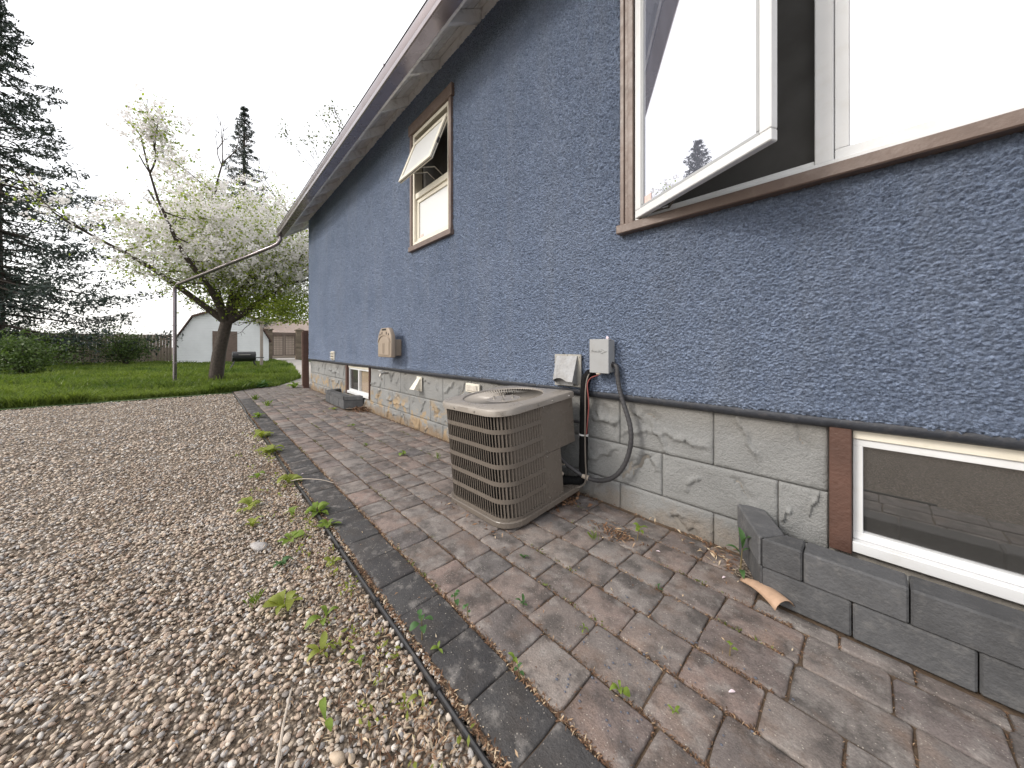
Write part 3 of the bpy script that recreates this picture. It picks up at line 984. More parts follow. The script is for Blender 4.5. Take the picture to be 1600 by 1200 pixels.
MB().box(x0 + .05, x1 - .05, 2.055, 2.058, 2.95, z1 - .045).build('insect_screen', M['screen'], wn)

# large window, casement swung open
x0, x1, z0, z1 = W2
MU = -0.135
m = MB().ring(x0 + .002, x1 - .002, z0 + .002, z1 - .002, .026, 1.944, 2.08)
m.box(MU - .03, MU + .03, 1.950, 2.07, z0 + .028, z1 - .028)
wn = m.build('window', M['white'], house, bevel=.003)
tag(wn, 'large white framed window with a casement sash swung outwards')
m = MB()
for a, b, yy in ((x0 - .090, x0 - .062, 1.930), (x0 - .0615, x0 - .036, 1.938), (x0 - .0355, x0, 1.926)):
    m.box(a, b, yy, 1.968, z0 + .002, z1)
m.build('side_trim', M['browntrim'], wn, bevel=.004)
MB().box(x1, x1 + .09, 1.930, 1.968, z0 + .002, z1).build('side_trim', M['browntrim'], wn, bevel=.004)
MB().box(x0 - .11, x1 + .11, 1.925, 1.968, z1 + .002, z1 + .14).build('head_trim', M['browntrim'], wn, bevel=.004)
MB().box(x0 - .104, x1 + .104, 1.905, 1.985, z0 - .056, z0 - .001).build('sill', M['browntrim'], wn, bevel=.005)
m = MB()
m.box(x0 + .029, MU - .031, 1.955, 1.972, z0 + .029, z0 + .048)
m.box(x0 + .029, MU - .031, 1.990, 2.006, z0 + .029, z0 + .055)
m.build('track', M['white'], wn, bevel=.002)
MB().box(x0 + .029, MU - .031, 2.02, 2.024, z0 + .056, z1 - .03).build('insect_screen', M['screen'], wn)
MB().box(x0 + .0265, x0 + .0305, 1.930, 1.9435, z0 + .03, z1 - .03).build('weather_seal', M['conduit'], wn)
mt = hinge((x0 + .031, 1.925, 0), 'Z', -R(27.2))
SW = .80
sx0, sx1, sz0, sz1 = x0 + .033, x0 + .033 + SW, z0 + .006, z1 - .012
m = MB().ring(sx0, sx1, sz0, sz1, .046, 1.904, 1.940, mt)
m.build('casement_sash', M['white'], wn, bevel=.004)
MB().ring(sx0 + .0465, sx1 - .0465, sz0 + .0465, sz1 - .0465, .017, 1.910, 1.934, mt).build('glazing_bead', M['bead'], wn, bevel=.003)
MB().box(sx0 + .064, sx1 - .064, 1.9205, 1.9225, sz0 + .064, sz1 - .064, mt).build('pane', M['glass'], wn)
MB().box(sx0 + .070, sx0 + .125, 1.9175, 1.9198, sz0 + .066, sz0 + .105, mt).build('sticker', M['sticker'], wn)
e0 = mt @ Vector((sx0 + .33, 1.93, sz0 - .002))
m = MB()
m.tube([(x0 + .12, 1.965, z0 + .036), (x0 + .20, 1.955, z0 + .036), (e0.x, e0.y, z0 + .032)], .007, 6)
m.box(x0 + .10, x0 + .17, 1.952, 1.985, z0 + .029, z0 + .043)
m.build('crank_arm', M['greywire'], wn)
MB().ring(MU + .032, x1 - .03, z0 + .03, z1 - .03, .045, 1.965, 2.01).build('fixed_sash', M['white'], wn, bevel=.003)
MB().box(MU + .078, x1 - .076, 1.985, 1.989, z0 + .076, z1 - .076).build('pane', M['glass'], wn)

def basement_window(x0, x1, label):
    m = MB().ring(x0 + .07, x1 - .02, .235, .655, .030, 2.015, 2.07)
    m.box((x0 + x1) / 2 + .0, (x0 + x1) / 2 + .045, 2.010, 2.065, .266, .624)
    wn = m.build('window', M['white'], house, bevel=.002)
    tag(wn, label)
    MB().box(x0 + .07, x1 - .02, 2.005, 2.07, .656, .70).build('header', M['cream'], wn, bevel=.002)
    MB().box(x0, x0 + .068, 1.972, 2.07, .18, .70).build('side_jamb', M['brownpost'], wn, bevel=.003)
    MB().box(x1 - .018, x1 + .015, 1.985, 2.07, .18, .70).build('side_jamb', M['brownpost'], wn, bevel=.003)
    MB().box(x0 + .069, x1 - .019, 1.98, 2.07, .19, .234).build('sill', M['white'], wn, bevel=.003)
    for a, b in ((x0 + .1012, (x0 + x1) / 2 - .0012), ((x0 + x1) / 2 + .0462, x1 - .0512)):
        MB().box(a, b, 2.032, 2.035, .2662, .6238).build('pane', M['clear'], wn)
    MB().box(x0 + .101, (x0 + x1) / 2 - .001, 2.042, 2.046, .266, .624).build('insect_screen', M['screen'], wn)
    MB().box((x0 + x1) / 2 + .046, x1 - .051, 2.052, 2.056, .266, .624).build('blind', M['curtain'], wn)
basement_window(-6.66, -5.51, 'basement slider window with a beige blind in the right half')
basement_window(-0.12, 0.95, 'basement slider window behind the block well')

# ================================================================== WINDOW WELLS
def well(label, pts, z_split, ztop, depth, nb):
    """blocks laid along an open polyline in two courses; pts in order, wall to wall"""
    root = thing('window_well', label, 'window well', (pts[1][0], pts[1][1], 0))
    P = [Vector((a, b, 0)) for a, b in pts]
    for ci, (za, zb) in enumerate(((0.0, z_split - .003), (z_split, ztop))):
        for s in range(len(P) - 1):
            a, b = P[s], P[s + 1]
            d = (b - a)
            L = d.length
            d.normalize()
            nrm = Vector((-d.y, d.x, 0))
            if nrm.y < 0: nrm = -nrm
            k = nb[s]
            cuts = [i / k for i in range(k + 1)]
            if ci == 1 and k > 1:
                cuts = [0] + [(i + .5) / k for i in range(k)] + [1]
            for c0, c1 in zip(cuts[:-1], cuts[1:]):
                q0 = a + d * (L * c0 + .002)
                q1 = a + d * (L * c1 - .002)
                out_ = -nrm * (.004 if ci == 1 else 0) + nrm * random.uniform(-.002, .002)
                def mitre(k0):
                    u_, v_ = (P[k0] - P[k0 - 1]).normalized(), (P[k0 + 1] - P[k0]).normalized()
                    return math.tan(u_.angle(v_) / 2)
                sh0 = depth * mitre(s) if (c0 == 0 and s > 0) else 0
                sh1 = depth * mitre(s + 1) if (c1 == 1 and s < len(P) - 2) else 0
                ring = [q0 + out_, q1 + out_, q1 + nrm * depth - d * sh1, q0 + nrm * depth + d * sh0]
                m = MB()
                m.add([(p.x, p.y, za) for p in ring] + [(p.x, p.y, zb) for p in ring], [(3, 2, 1, 0), (4, 5, 6, 7), (0, 1, 5, 4), (1, 2, 6, 5), (2, 3, 7, 6), (3, 0, 4, 7)])
                m.build('block', M['well'], root, bevel=.006)
    return root
well('low dark grey block window well at the far basement window', [(-7.16, 1.985), (-7.03, 1.73), (-5.93, 1.73), (-5.76, 1.985)], .15, .215, .12, [1, 4, 1])
well('dark grey block window well at the near right edge of the paving', [(-0.455, 1.985), (-0.31, 1.70), (1.02, 1.70), (1.17, 1.985)], .13, .25, .105, [1, 5, 1])
sheet('well_gravel', [(-7.1, 1.75), (-5.8, 1.75), (-5.8, 2.03), (-7.1, 2.03)], .02, M['gravel_bed'])
sheet('well_gravel', [(-0.42, 1.75), (1.1, 1.75), (1.1, 2.03), (-0.42, 2.03)], .02, M['gravel_bed'])

# ================================================================== AIR CONDITIONER
AC = thing('air_conditioner', 'boxy taupe outdoor air conditioner leaning slightly on the pavers', 'air conditioner', (-1.685, 1.572, 0.028))
ax_, ay_ = -0.0244, -0.0832
rotm = Matrix(((1, 0, ax_), (0, 1, ay_), (-ax_, -ay_, 1))).to_quaternion()
AC.rotation_euler = rotm.to_euler()
S2, CR, HT = .334, .138, .6813
def outline(s, r, q=0.02, n=8):
    P = []
    for cx, cy, a0, rr in ((1, -1, -90, r), (1, 1, 0, q), (-1, 1, 90, r), (-1, -1, 180, r)):
        for k in range(n + 1):
            a = R(a0 + 90 * k / n)
            P.append((cx * (s - rr) + rr * math.cos(a), cy * (s - rr) + rr * math.sin(a)))
    return P
def walk(P, closed=True):
    """arc-length table of an outline"""
    Q = P + [P[0]] if closed else P
    d = [0]
    for a, b in zip(Q[:-1], Q[1:]): d.append(d[-1] + math.hypot(b[0] - a[0], b[1] - a[1]))
    return Q, d
def at(Q, d, s):
    for i in range(len(d) - 1):
        if d[i + 1] >= s and d[i + 1] > d[i]:
            f = (s - d[i]) / (d[i + 1] - d[i])
            a, b = Q[i], Q[i + 1]
            L = d[i + 1] - d[i]
            return (a[0] + (b[0] - a[0]) * f, a[1] + (b[1] - a[1]) * f), ((b[0] - a[0]) / L, (b[1] - a[1]) / L)
    return Q[-1], (1, 0)
def shell(P0, P1, z0, z1):
    m = MB()
    n = len(P0)
    m.add([(a, b, z0) for a, b in P0] + [(a, b, z1) for a, b in P0] + [(a, b, z0) for a, b in P1] + [(a, b, z1) for a, b in P1],
          [(i, (i + 1) % n, n + (i + 1) % n, n + i) for i in range(n)] + [(2 * n + i, 3 * n + i, 3 * n + (i + 1) % n, 2 * n + (i + 1) % n) for i in range(n)]
          + [(i, 2 * n + i, 2 * n + (i + 1) % n, (i + 1) % n) for i in range(n)] + [(n + i, n + (i + 1) % n, 3 * n + (i + 1) % n, 3 * n + i) for i in range(n)])
    return m
# base pan
po = outline(S2 + .004, CR, .02)
m = MB().prism(po, lambda a, b, d: (a, b, d), 0, .034)
m.build('base_pan', M['taupe'], AC, bevel=.003, local=True)
m = MB()
for a, b in ((-.22, -.22), (.22, -.22), (-.22, .22), (.22, .22)):
    m.lathe([(.001, -.001), (.035, -.001), (.04, -.03), (.001, -.03)], (a, b, 0), 12)
m.build('foot', M['rubber'], AC, local=True)
# dark coil behind the louvres (follows the louvred sides, stops at the service corner)
body = outline(S2 - .014, CR - .012, .02)
m = MB().prism(outline(S2 - .055, CR - .04, .02), lambda a, b, d: (a, b, d), .0345, .635)
m.v = [(min(a, .27) if (b > .05 and a > .2) else a, min(b, .22) if a > .1 and b > .2 else b, c_) for a, b, c_ in m.v]
m.build('coil', M['taupedark'], AC, local=True)
# louvre guard: six rows of thin upright fins with bands between
Q, d = walk(body)
tot = d[-1]
# arc position where the +x side reaches local y = 0.01 (panel starts) and ends again behind
def arc_of(cond):
    s = 0
    while s < tot:
        (a, b), _ = at(Q, d, s)
        if cond(a, b): return s
        s += .002
    return tot
s_panel = arc_of(lambda a, b: a > .31 and b > 0.012)
s_back = arc_of(lambda a, b: a < .05 and b > .31)
zb = .035
rowp = (.640 - zb) / 6
pitch = .0218
fins = []
s = s_back + .01
while s < tot + s_panel - .012:
    (a, b), (tx, ty) = at(Q, d, s % tot)
    fins.append((a, b, tx, ty))
    s += pitch
(a, b), (tx, ty) = at(Q, d, (tot + s_panel - .0035) % tot)
fins.append((a, b, tx, ty))
for r_ in range(6):
    za = zb + r_ * rowp + (.018 if r_ else .012)
    zc = zb + (r_ + 1) * rowp - (.002 if r_ < 5 else .0)
    m = MB()
    for a, b, tx, ty in fins:
        nx_, ny_ = ty, -tx                        # outward
        # bent blade: a flat lip on the outside and a vane turned inwards
        e0 = (a - tx * .0027, b - ty * .0027)
        e1 = (a + tx * .0027, b + ty * .0027)
        e2 = (a - tx * .0125 - nx_ * .0145, b - ty * .0125 - ny_ * .0145)
        V = [(e1[0], e1[1]), (e0[0], e0[1]), (e2[0], e2[1])]
        th = .0018
        V2 = [(p[0] - nx_ * th, p[1] - ny_ * th) for p in V]
        vs = [(p[0], p[1], z) for z in (za + .002, zc - .002) for p in V] + [(p[0], p[1], z) for z in (za + .002, zc - .002) for p in V2]
        m.add(vs, [(0, 1, 4, 3), (1, 2, 5, 4), (6, 9, 10, 7), (7, 10, 11, 8), (0, 3, 9, 6), (2, 8, 11, 5)])
    o = m.build('louvre_row', M['taupe'], AC, local=True)
    o['kind'] = 'stuff'
def band(z0, z1, name):
    pts = []
    s = s_back
    while s < tot + s_panel:
        (a, b), (tx, ty) = at(Q, d, s % tot)
        pts.append((a, b, ty, -tx))
        s += .012
    m = MB()
    n = len(pts)
    vs = []
    for a, b, nx_, ny_ in pts:
        vs += [(a + nx_ * .001, b + ny_ * .001, z0), (a + nx_ * .001, b + ny_ * .001, z1), (a - nx_ * .004, b - ny_ * .004, z1), (a - nx_ * .004, b - ny_ * .004, z0)]
    fs = []
    for i in range(n - 1):
        for k in range(4):
            fs.append((i * 4 + k, i * 4 + (k + 1) % 4, i * 4 + 4 + (k + 1) % 4, i * 4 + 4 + k))
    m.add(vs, fs)
    return m.build(name, M['taupe'], AC, local=True, smooth=True)
for r_ in range(6):
    band(zb + r_ * rowp + (-.005 if r_ else 0), zb + r_ * rowp + .0205 if r_ else zb + .0135, 'louvre_band')
# service side: tall upper cover to the square corner, narrower lower panel, open valve notch
xo = S2 - .0125
m = MB()
m.box(xo - .006, xo, .006, S2 - .008, .335, .6405)
m.box(xo - .34, xo - .007, S2 - .016, S2 - .010, .335, .6405)
m.box(xo - .33, xo - .007, .02, S2 - .017, .335, .341)
m.build('service_cover', M['taupe'], AC, bevel=.002, local=True)
MB().box(xo - .004, xo + .0005, .020, .168, .0345, .334).box(xo - .15, xo - .005, .163, .168, .0345, .334).build('lower_panel', M['taupe'], AC, bevel=.0015, local=True)
MB().box(xo - .003, xo + .0008, .0055, .0185, .0345, .334).build('corner_trim', M['taupe'], AC, bevel=.001, local=True)
m = MB()
for y_, z_ in ((.034, .352), (.034, .318), (.03, .06), (.15, .05), (.03, .63)):
    mt = Matrix.Translation((xo + .0015, y_, z_)) @ Matrix.Rotation(R(90), 4, 'Y')
    m.add([mt @ Vector((math.cos(k) * .0045, math.sin(k) * .0045, h_)) for h_ in (-.002, .003) for k in np.linspace(0, 2 * np.pi, 9)[:-1]],
          [tuple(range(8, 16))] + [(k, (k + 1) % 8, 8 + (k + 1) % 8, 8 + k) for k in range(8)])
m.build('screw', M['steel'], AC, local=True)
# top cover with the round fan opening
N = 96
sq = []
Qc, dc = walk(outline(S2 + .005, CR, .022, 12))
CC = (-.005, -.005)
RO = .270
for k in range(N):
    an = 2 * math.pi * k / N
    lo, hi = .1, .6
    dx, dy = math.cos(an), math.sin(an)
    # ray against outline polygon
    best = None
    for a, b in zip(Qc[:-1], Qc[1:]):
        ex, ey = b[0] - a[0], b[1] - a[1]
        den = dx * ey - dy * ex
        if abs(den) < 1e-9: continue
        tt = ((a[0] - CC[0]) * ey - (a[1] - CC[1]) * ex) / den
        uu = ((a[0] - CC[0]) * dy - (a[1] - CC[1]) * dx) / den
        if tt > 0 and -1e-6 <= uu <= 1 + 1e-6: best = tt if best is None else max(best, tt)
    sq.append(best)
m = MB()
rings = []
for f, z, mode in ((0, .6415, 'o'), (0, .672, 'o'), (.006, .6795, 'o'), (.020, .683, 'o'), (0, .6865, 'c3'), (0, .688, 'c2'), (0, .6865, 'c1'), (0, .676, 'c')):
    ring = []
    for k in range(N):
        an = 2 * math.pi * k / N
        rr = {'o': sq[k] - f, 'c3': RO + .022, 'c2': RO + .012, 'c1': RO + .003, 'c': RO}[mode]
        ring.append((CC[0] + math.cos(an) * rr, CC[1] + math.sin(an) * rr, z))
    rings.append(ring)
vs = [p for r_ in rings for p in r_]
fs = []
for i in range(len(rings) - 1):
    for k in range(N):
        fs.append((i * N + k, i * N + (k + 1) % N, (i + 1) * N + (k + 1) % N, (i + 1) * N + k))
m.add(vs, fs)
M['taupetop'] = plain('skylit_taupe_enamel', (0.275, 0.248, 0.220), 0.34, 0.08, 5, dirt=(0.20, 0.175, 0.15), dirt_amt=0.35)  # lighter than the sides: sky light on the top put into the colour
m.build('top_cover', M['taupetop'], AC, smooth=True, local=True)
m = MB()
NV = 84
for k in range(NV):                                  # raised radial vanes, dished towards the hub
    an = 2 * math.pi * k / NV
    c_, s_ = math.cos(an), math.sin(an)
    q = []
    for rr, z, wd in ((RO + .001, .678, .0040), (.22, .668, .0034), (.165, .661, .0026), (.114, .660, .0020)):
        for sd_, zz in ((-1, .0035), (1, -.0035)):
            q.append((CC[0] + c_ * rr - s_ * wd * sd_, CC[1] + s_ * rr + c_ * wd * sd_, z + zz))
    V2 = [(a, b, z - .002) for a, b, z in q]
    m.add(q + V2, [(0, 1, 3, 2), (2, 3, 5, 4), (4, 5, 7, 6), (8, 10, 11, 9), (10, 12, 13, 11), (12, 14, 15, 13), (0, 2, 10, 8), (2, 4, 12, 10), (4, 6, 14, 12), (1, 9, 11, 3), (3, 11, 13, 5), (5, 13, 15, 7)])
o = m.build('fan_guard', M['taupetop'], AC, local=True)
o['kind'] = 'stuff'
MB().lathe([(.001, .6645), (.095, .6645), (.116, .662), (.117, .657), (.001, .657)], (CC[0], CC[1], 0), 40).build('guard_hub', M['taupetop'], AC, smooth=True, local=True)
m = MB()
for a, b in ((.045, .045), (-.045, .045), (-.045, -.045), (.045, -.045)):
    m.lathe([(.001, .686), (.004, .686), (.004, .672), (.009, .671), (.009, .664), (.001, .664)], (CC[0] + a, CC[1] + b, 0), 8)
m.build('motor_bolt', M['steel'], AC, local=True)
m = MB()
for k in range(3):
    for j in range(5):
        a0 = 2 * math.pi * k / 3 + j * .17
        a1 = a0 + .17
        z0_, z1_ = .56 + j * .012, .56 + (j + 1) * .012
        m.add([(CC[0] + r_ * math.cos(a), CC[1] + r_ * math.sin(a), z) for r_, a, z in ((.05, a0, z0_), (.25, a0, z0_), (.25, a1, z1_), (.05, a1, z1_))], [(0, 1, 2, 3)])
m.build('fan_blade', M['taupedark'], AC, local=True)
MB().lathe([(.001, .60), (.06, .60), (.06, .50), (.001, .50)], (CC[0], CC[1], 0), 20).build('fan_motor', M['taupedark'], AC, local=True)
MB().lathe([(.285, .60), (.286, .50), (.001, .49)], (CC[0], CC[1], 0), 30).build('fan_well', M['dark'], AC, local=True)
m = MB()
for a, b in ((S2 + .006, -.03), (S2 + .006, .10), (S2 + .006, .27), (-.10, -S2 - .006), (.11, -S2 - .006), (-.26, -S2 + .045), (S2 - .025, -S2 + .035)):
    dn = Vector((a, b, 0)).normalized()
    mt = Matrix.Translation((a, b, .658)) @ dn.to_track_quat('Z', 'Y').to_matrix().to_4x4()
    m.add([mt @ Vector((math.cos(k) * .0055, math.sin(k) * .0055, h_)) for h_ in (-.004, .004) for k in np.linspace(0, 2 * np.pi, 9)[:-1]],
          [tuple(range(8, 16))] + [(k, (k + 1) % 8, 8 + (k + 1) % 8, 8 + k) for k in range(8)])
m.build('screw', M['steel'], AC, local=True)
m = MB()
m.tube([(xo - .07, .21, .035), (xo - .07, .21, .12), (xo - .04, .215, .14)], .013, 8)
m.tube([(xo - .10, .25, .035), (xo - .10, .25, .17), (xo - .05, .26, .19)], .010, 8)
m.build('service_valve', M['tag'], AC, smooth=True, local=True)

# ================================================================== WALL FITTINGS
# dryer / exhaust hood
dv = thing('exhaust_hood', 'galvanised metal exhaust hood on the blue stucco above the air conditioner', 'vent hood', (-1.49, 1.95, .75))
MB().box(-1.607, -1.372, 1.934, 1.950, .755, .985).build('back_plate', M['galvold'], dv, bevel=.002)
m = MB()
xl, xr = -1.585, -1.402
NP = 9
top_, bot_ = [], []
for k in range(NP):
    f = k / (NP - 1)
    bul = math.sin(f * math.pi)
    top_.append((xl + (xr - xl) * f, 1.928, .974))
    bot_.append((xl + .034 + (xr + .018 - xl - .034) * f, 1.846 - .004 * bul, .802 + .020 * max(0, math.sin(f * math.pi * 1.35)) - .004 * f))
m.add(top_ + bot_, [(k, k + 1, NP + k + 1, NP + k) for k in range(NP - 1)])
m.add([(xr, 1.928, .974), tuple(bot_[-1]), (xr, 1.935, .768), (xr + .001, 1.940, .974)], [(0, 1, 2, 3)])
m.add([(xl, 1.928, .974), tuple(bot_[0]), (xl, 1.935, .768), (xl - .001, 1.940, .974)], [(3, 2, 1, 0)])
o = m.build('hood', M['galv'], dv)
md = o.modifiers.new('sheet', 'SOLIDIFY')
md.thickness = .0025
MB().box(xl + .012, xr - .012, 1.905, 1.909, .765, .90).build('flap', M['galv'], dv)
m = MB()
for a, b in ((-1.49, .978), (-1.385, .967), (-1.595, .967), (-1.385, .775)):
    m.box(a - .004, a + .004, 1.930, 1.936, b - .004, b + .004)
m.build('screw', M['steel'], dv)

# electrical disconnect
bx = thing('disconnect_box', 'grey metal electrical disconnect box screwed to the blue stucco', 'electrical box', (-1.19, 1.95, .87))
MB().box(-1.252, -1.122, 1.885, 1.952, .876, 1.082).build('case', M['greybox'], bx, bevel=.003)
m = MB().box(-1.258, -1.117, 1.868, 1.884, .870, 1.089)
m.box(-1.257, -1.118, 1.8845, 1.915, 1.0825, 1.089)
m.build('cover', M['greybox'], bx, bevel=.003)
m = MB()
mt = Matrix.Identity(4)
for a, b in ((-.022, .017), (-.022, -.017)):
    pass
pl = [(-1.172, 1.026), (-1.140, 1.0115), (-1.172, .997), (-1.166, .997), (-1.130, 1.0115), (-1.166, 1.026)]
m.prism(pl, lambda a, b, d: (a, d, b), 1.8640, 1.8678)
m.build('embossed_arrow', M['greybox'], bx)
tc = bpy.data.curves.new('embossed_lettering', 'FONT')
tc.body = 'Transfer'
tc.size = .0235
tc.extrude = .0016
tc.shear = .12
to = bpy.data.objects.new('embossed_lettering', tc)
COL.objects.link(to)
dg = bpy.context.evaluated_depsgraph_get()
me = bpy.data.meshes.new_from_object(to.evaluated_get(dg))
bpy.data.objects.remove(to)
me.transform(Matrix.Translation(Vector((-1.246, 1.8670, 1.004)) - bx.location) @ Matrix.Rotation(R(90), 4, 'X'))
me.materials.clear()
me.materials.append(M['greybox'])
link('embossed_lettering', me, bx)
m = MB().box(-1.205, -1.178, 1.862, 1.882, .862, .8695)
m.build('hasp', M['tag'], bx, bevel=.002)
m = MB()
m.tube([(-1.121, 1.925, .925), (-1.105, 1.922, .924), (-1.092, 1.920, .915), (-1.088, 1.920, .900), (-1.087, 1.920, .872)], .0145, 10)
m.tube([(-1.0872, 1.920, .874), (-1.0868, 1.920, .858)], .0175, 10)
m.tube([(-1.124, 1.925, .925), (-1.112, 1.924, .925)], .019, 6)
m.build('fitting', M['conduit'], bx, smooth=True)
m = MB()
m.tube([(-1.158, 1.925, 1.085), (-1.157, 1.925, 1.098), (-1.161, 1.922, 1.108)], [.009, .010, .004], 8)
m.build('sealant_blob', M['petal'], bx, smooth=True)

def spline(P, n=8):
    P = [Vector(p) for p in P]
    Q = [P[0] * 2 - P[1]] + P + [P[-1] * 2 - P[-2]]
    res = []
    for i in range(1, len(Q) - 2):
        for k in range(n):
            t_ = k / n
            a, b, c_, d_ = Q[i - 1], Q[i], Q[i + 1], Q[i + 2]
            res.append(.5 * ((2 * b) + (-a + c_) * t_ + (2 * a - 5 * b + 4 * c_ - d_) * t_ ** 2 + (-a + 3 * b - 3 * c_ + d_) * t_ ** 3))
    res.append(P[-1])
    return res

cp = spline([(-1.087, 1.920, .862), (-1.074, 1.92, .79), (-1.058, 1.92, .727), (-1.028, 1.92, .645), (-1.000, 1.92, .555), (-.995, 1.92, .462), (-1.018, 1.92, .358), (-1.062, 1.92, .268), (-1.129, 1.92, .198), (-1.223, 1.915, .158), (-1.315, 1.90, .162), (-1.385, 1.86, .205), (-1.43, 1.81, .262), (-1.46, 1.76, .345)], 14)
rad = [.0145 + .0007 * (1 if (i // 2) % 2 else -1) * (1 if i > 6 else 0) for i in range(len(cp))]
cn = MB().tube(cp, rad, 12).build('conduit', M['conduit'], smooth=True)
tag(cn, 'grey ribbed flexible conduit looping from the electrical box to the air conditioner', 'conduit')
q = cp[14 * 10 - 4:14 * 10 + 4]
MB().tube(q, .0165, 12).build('tape_wrap', M['tag'], cn, smooth=True)

ls = spline([(-1.285, 1.975, .870), (-1.300, 1.925, .852), (-1.322, 1.915, .800), (-1.330, 1.915, .65), (-1.335, 1.915, .45), (-1.338, 1.915, .25), (-1.340, 1.912, .165), (-1.36, 1.90, .125), (-1.42, 1.87, .115), (-1.475, 1.80, .12)], 8)
rd = [.0295 + .0008 * math.sin(i * 1.7) for i in range(len(ls))]
li = MB().tube(ls, rd, 14).build('refrigerant_line', M['rubber'], smooth=True)
tag(li, 'thick black foam insulated pipe running down the wall behind the air conditioner', 'pipe')
m = MB()
m.tube([(-1.335, 1.915, .437), (-1.335, 1.915, .446)], .0325, 14)
m.box(-1.305, -1.285, 1.890, 1.894, .439, .445)
m.build('cable_tie', M['tie'], li, smooth=True)
tag(MB().tube(spline([(-1.272, 1.955, .868), (-1.285, 1.90, .85), (-1.296, 1.882, .76), (-1.298, 1.88, .60), (-1.300, 1.88, .45), (-1.298, 1.882, .28), (-1.296, 1.885, .17), (-1.32, 1.88, .105), (-1.40, 1.84, .075), (-1.50, 1.78, .07)], 6), .0052, 6).build('control_cable', M['greywire'], smooth=True),
    'thin grey brown cable strapped along the black insulated pipe', 'cable')
tag(MB().tube(spline([(-1.185, 1.90, .874), (-1.21, 1.893, .855), (-1.262, 1.889, .832), (-1.284, 1.884, .79), (-1.277, 1.882, .72), (-1.272, 1.882, .64), (-1.283, 1.882, .53), (-1.291, 1.883, .455)], 8), .0038, 6).build('red_wire', M['redwire'], smooth=True),
    'thin red wire hanging from the underside of the electrical box', 'wire')
tag(MB().tube(spline([(-1.372, 1.945, .51), (-1.40, 1.94, .512), (-1.45, 1.935, .512)], 4), .011, 8).build('pipe_stub', M['conduit'], smooth=True),
    'short grey pipe stub beside the black insulated pipe', 'pipe')

# tan direct-vent hood
tv = thing('heater_vent', 'tan plastic vent hood with arched face on the blue wall', 'vent', (-4.40, 1.95, .90))
MB().box(-4.56, -4.246, 1.815, 1.958, .915, 1.135).build('vent_box', M['tan'], tv, bevel=.012, seg=2)
def dog(k=1.0, n=6):
    P = [(-.215, 0), (.215, 0), (.218, .235)]
    P += [(.205, .29), (.170, .335), (.135, .372), (.105, .388)]
    P += [(-a, b) for a, b in P[::-1][:-1]]
    return [(a * k, .195 + (b - .195) * k) for a, b in P[:-1]]
cx = -4.378
m = MB().prism(dog(), lambda a, b, d: (cx + a, d, .897 + b), 1.775, 1.838)
m.build('face_shell', M['tan'], tv, bevel=.014, seg=3, smooth=True)
arch = [(-.165, .03), (.165, .03), (.165, .185)] + [(.165 * math.cos(R(a)), .185 + .085 * math.sin(R(a))) for a in range(15, 180, 15)] + [(-.165, .185)]
m = MB().prism(arch, lambda a, b, d: (cx + a, d, .897 + b), 1.766, 1.776)
m.build('arched_panel', M['tan'], tv, bevel=.004)
m = MB()
for a in range(0, 180, 12):
    p0 = [(r_ * math.cos(R(a + da)), .195 + (r_ - .085) * math.sin(R(a + da))) for r_, da in ((.178, 0), (.195, 0), (.195, 12), (.178, 12))]
    m.prism(p0, lambda p, q_, d: (cx + p, d, .897 + q_), 1.764, 1.776)
m.build('arch_ridge', M['tan'], tv)
m = MB()
for a, b, wd, hh, tl in ((-.135, .302, .018, .026, .45), (-.070, .318, .018, .036, .2), (.070, .318, .018, .036, -.2), (.135, .302, .018, .026, -.45)):
    mt = Matrix.Translation((cx + a, 1.7735, .897 + b)) @ Matrix.Rotation(tl, 4, 'Y')
    m.box(-wd / 2, wd / 2, -.002, .004, -hh / 2, hh / 2, mt)
m.box(cx - .07, cx + .06, 1.7718, 1.780, 1.252, 1.274)
m.build('vent_slot', M['dark'], tv)
m = MB()
m.prism([(-.03, .05), (.022, .05), (.030, .185), (-.040, .185)], lambda a, b, d: (cx + a, d, .897 + b), 1.7632, 1.7665)
m.build('grip_recess', plain('tan_plastic_recess_shade', (0.22, 0.175, 0.135), 0.6, 0.05), tv, bevel=.001)  # flat plate whose darker tan paints the shade of a grip recess

# small white louvred vent
sv = thing('small_vent', 'tiny white louvred vent low on the blue wall near the far corner', 'vent', (-7.36, 1.955, .84))
MB().box(-7.47, -7.26, 1.935, 1.962, .765, .94).build('vent_frame', M['ventwhite'], sv, bevel=.004)
for k in range(3):
    m = MB()
    mt = Matrix.Translation((-7.365, 1.930, .80 + k * .052)) @ Matrix.Rotation(R(35), 4, 'X')
    m.box(-.092, .092, -.004, .004, -.024, .024, mt)
    m.build('vent_slat', M['ventwhite'], sv)
    MB().box(-7.452, -7.278, 1.9335, 1.936, .776 + k * .052, .790 + k * .052).build('vent_gap', M['dark'], sv)

# white flared hood on the blocks
wh = thing('flared_vent', 'small white flared vent hood on the grey foundation blocks', 'vent', (-3.79, 1.985, .58))
MB().box(-3.86, -3.735, 1.972, 1.985, .49, .668).build('back_plate', M['ventwhite'], wh, bevel=.003)
m = MB()
m.add([(-3.835, 1.970, .655), (-3.758, 1.970, .655), (-3.750, 1.880, .515), (-3.868, 1.880, .515), (-3.835, 1.972, .505), (-3.758, 1.972, .505)],
      [(0, 1, 2, 3), (0, 3, 4), (1, 5, 2)])
o = m.build('hood', M['ventwhite'], wh)
md = o.modifiers.new('sheet', 'SOLIDIFY')
md.thickness = .003

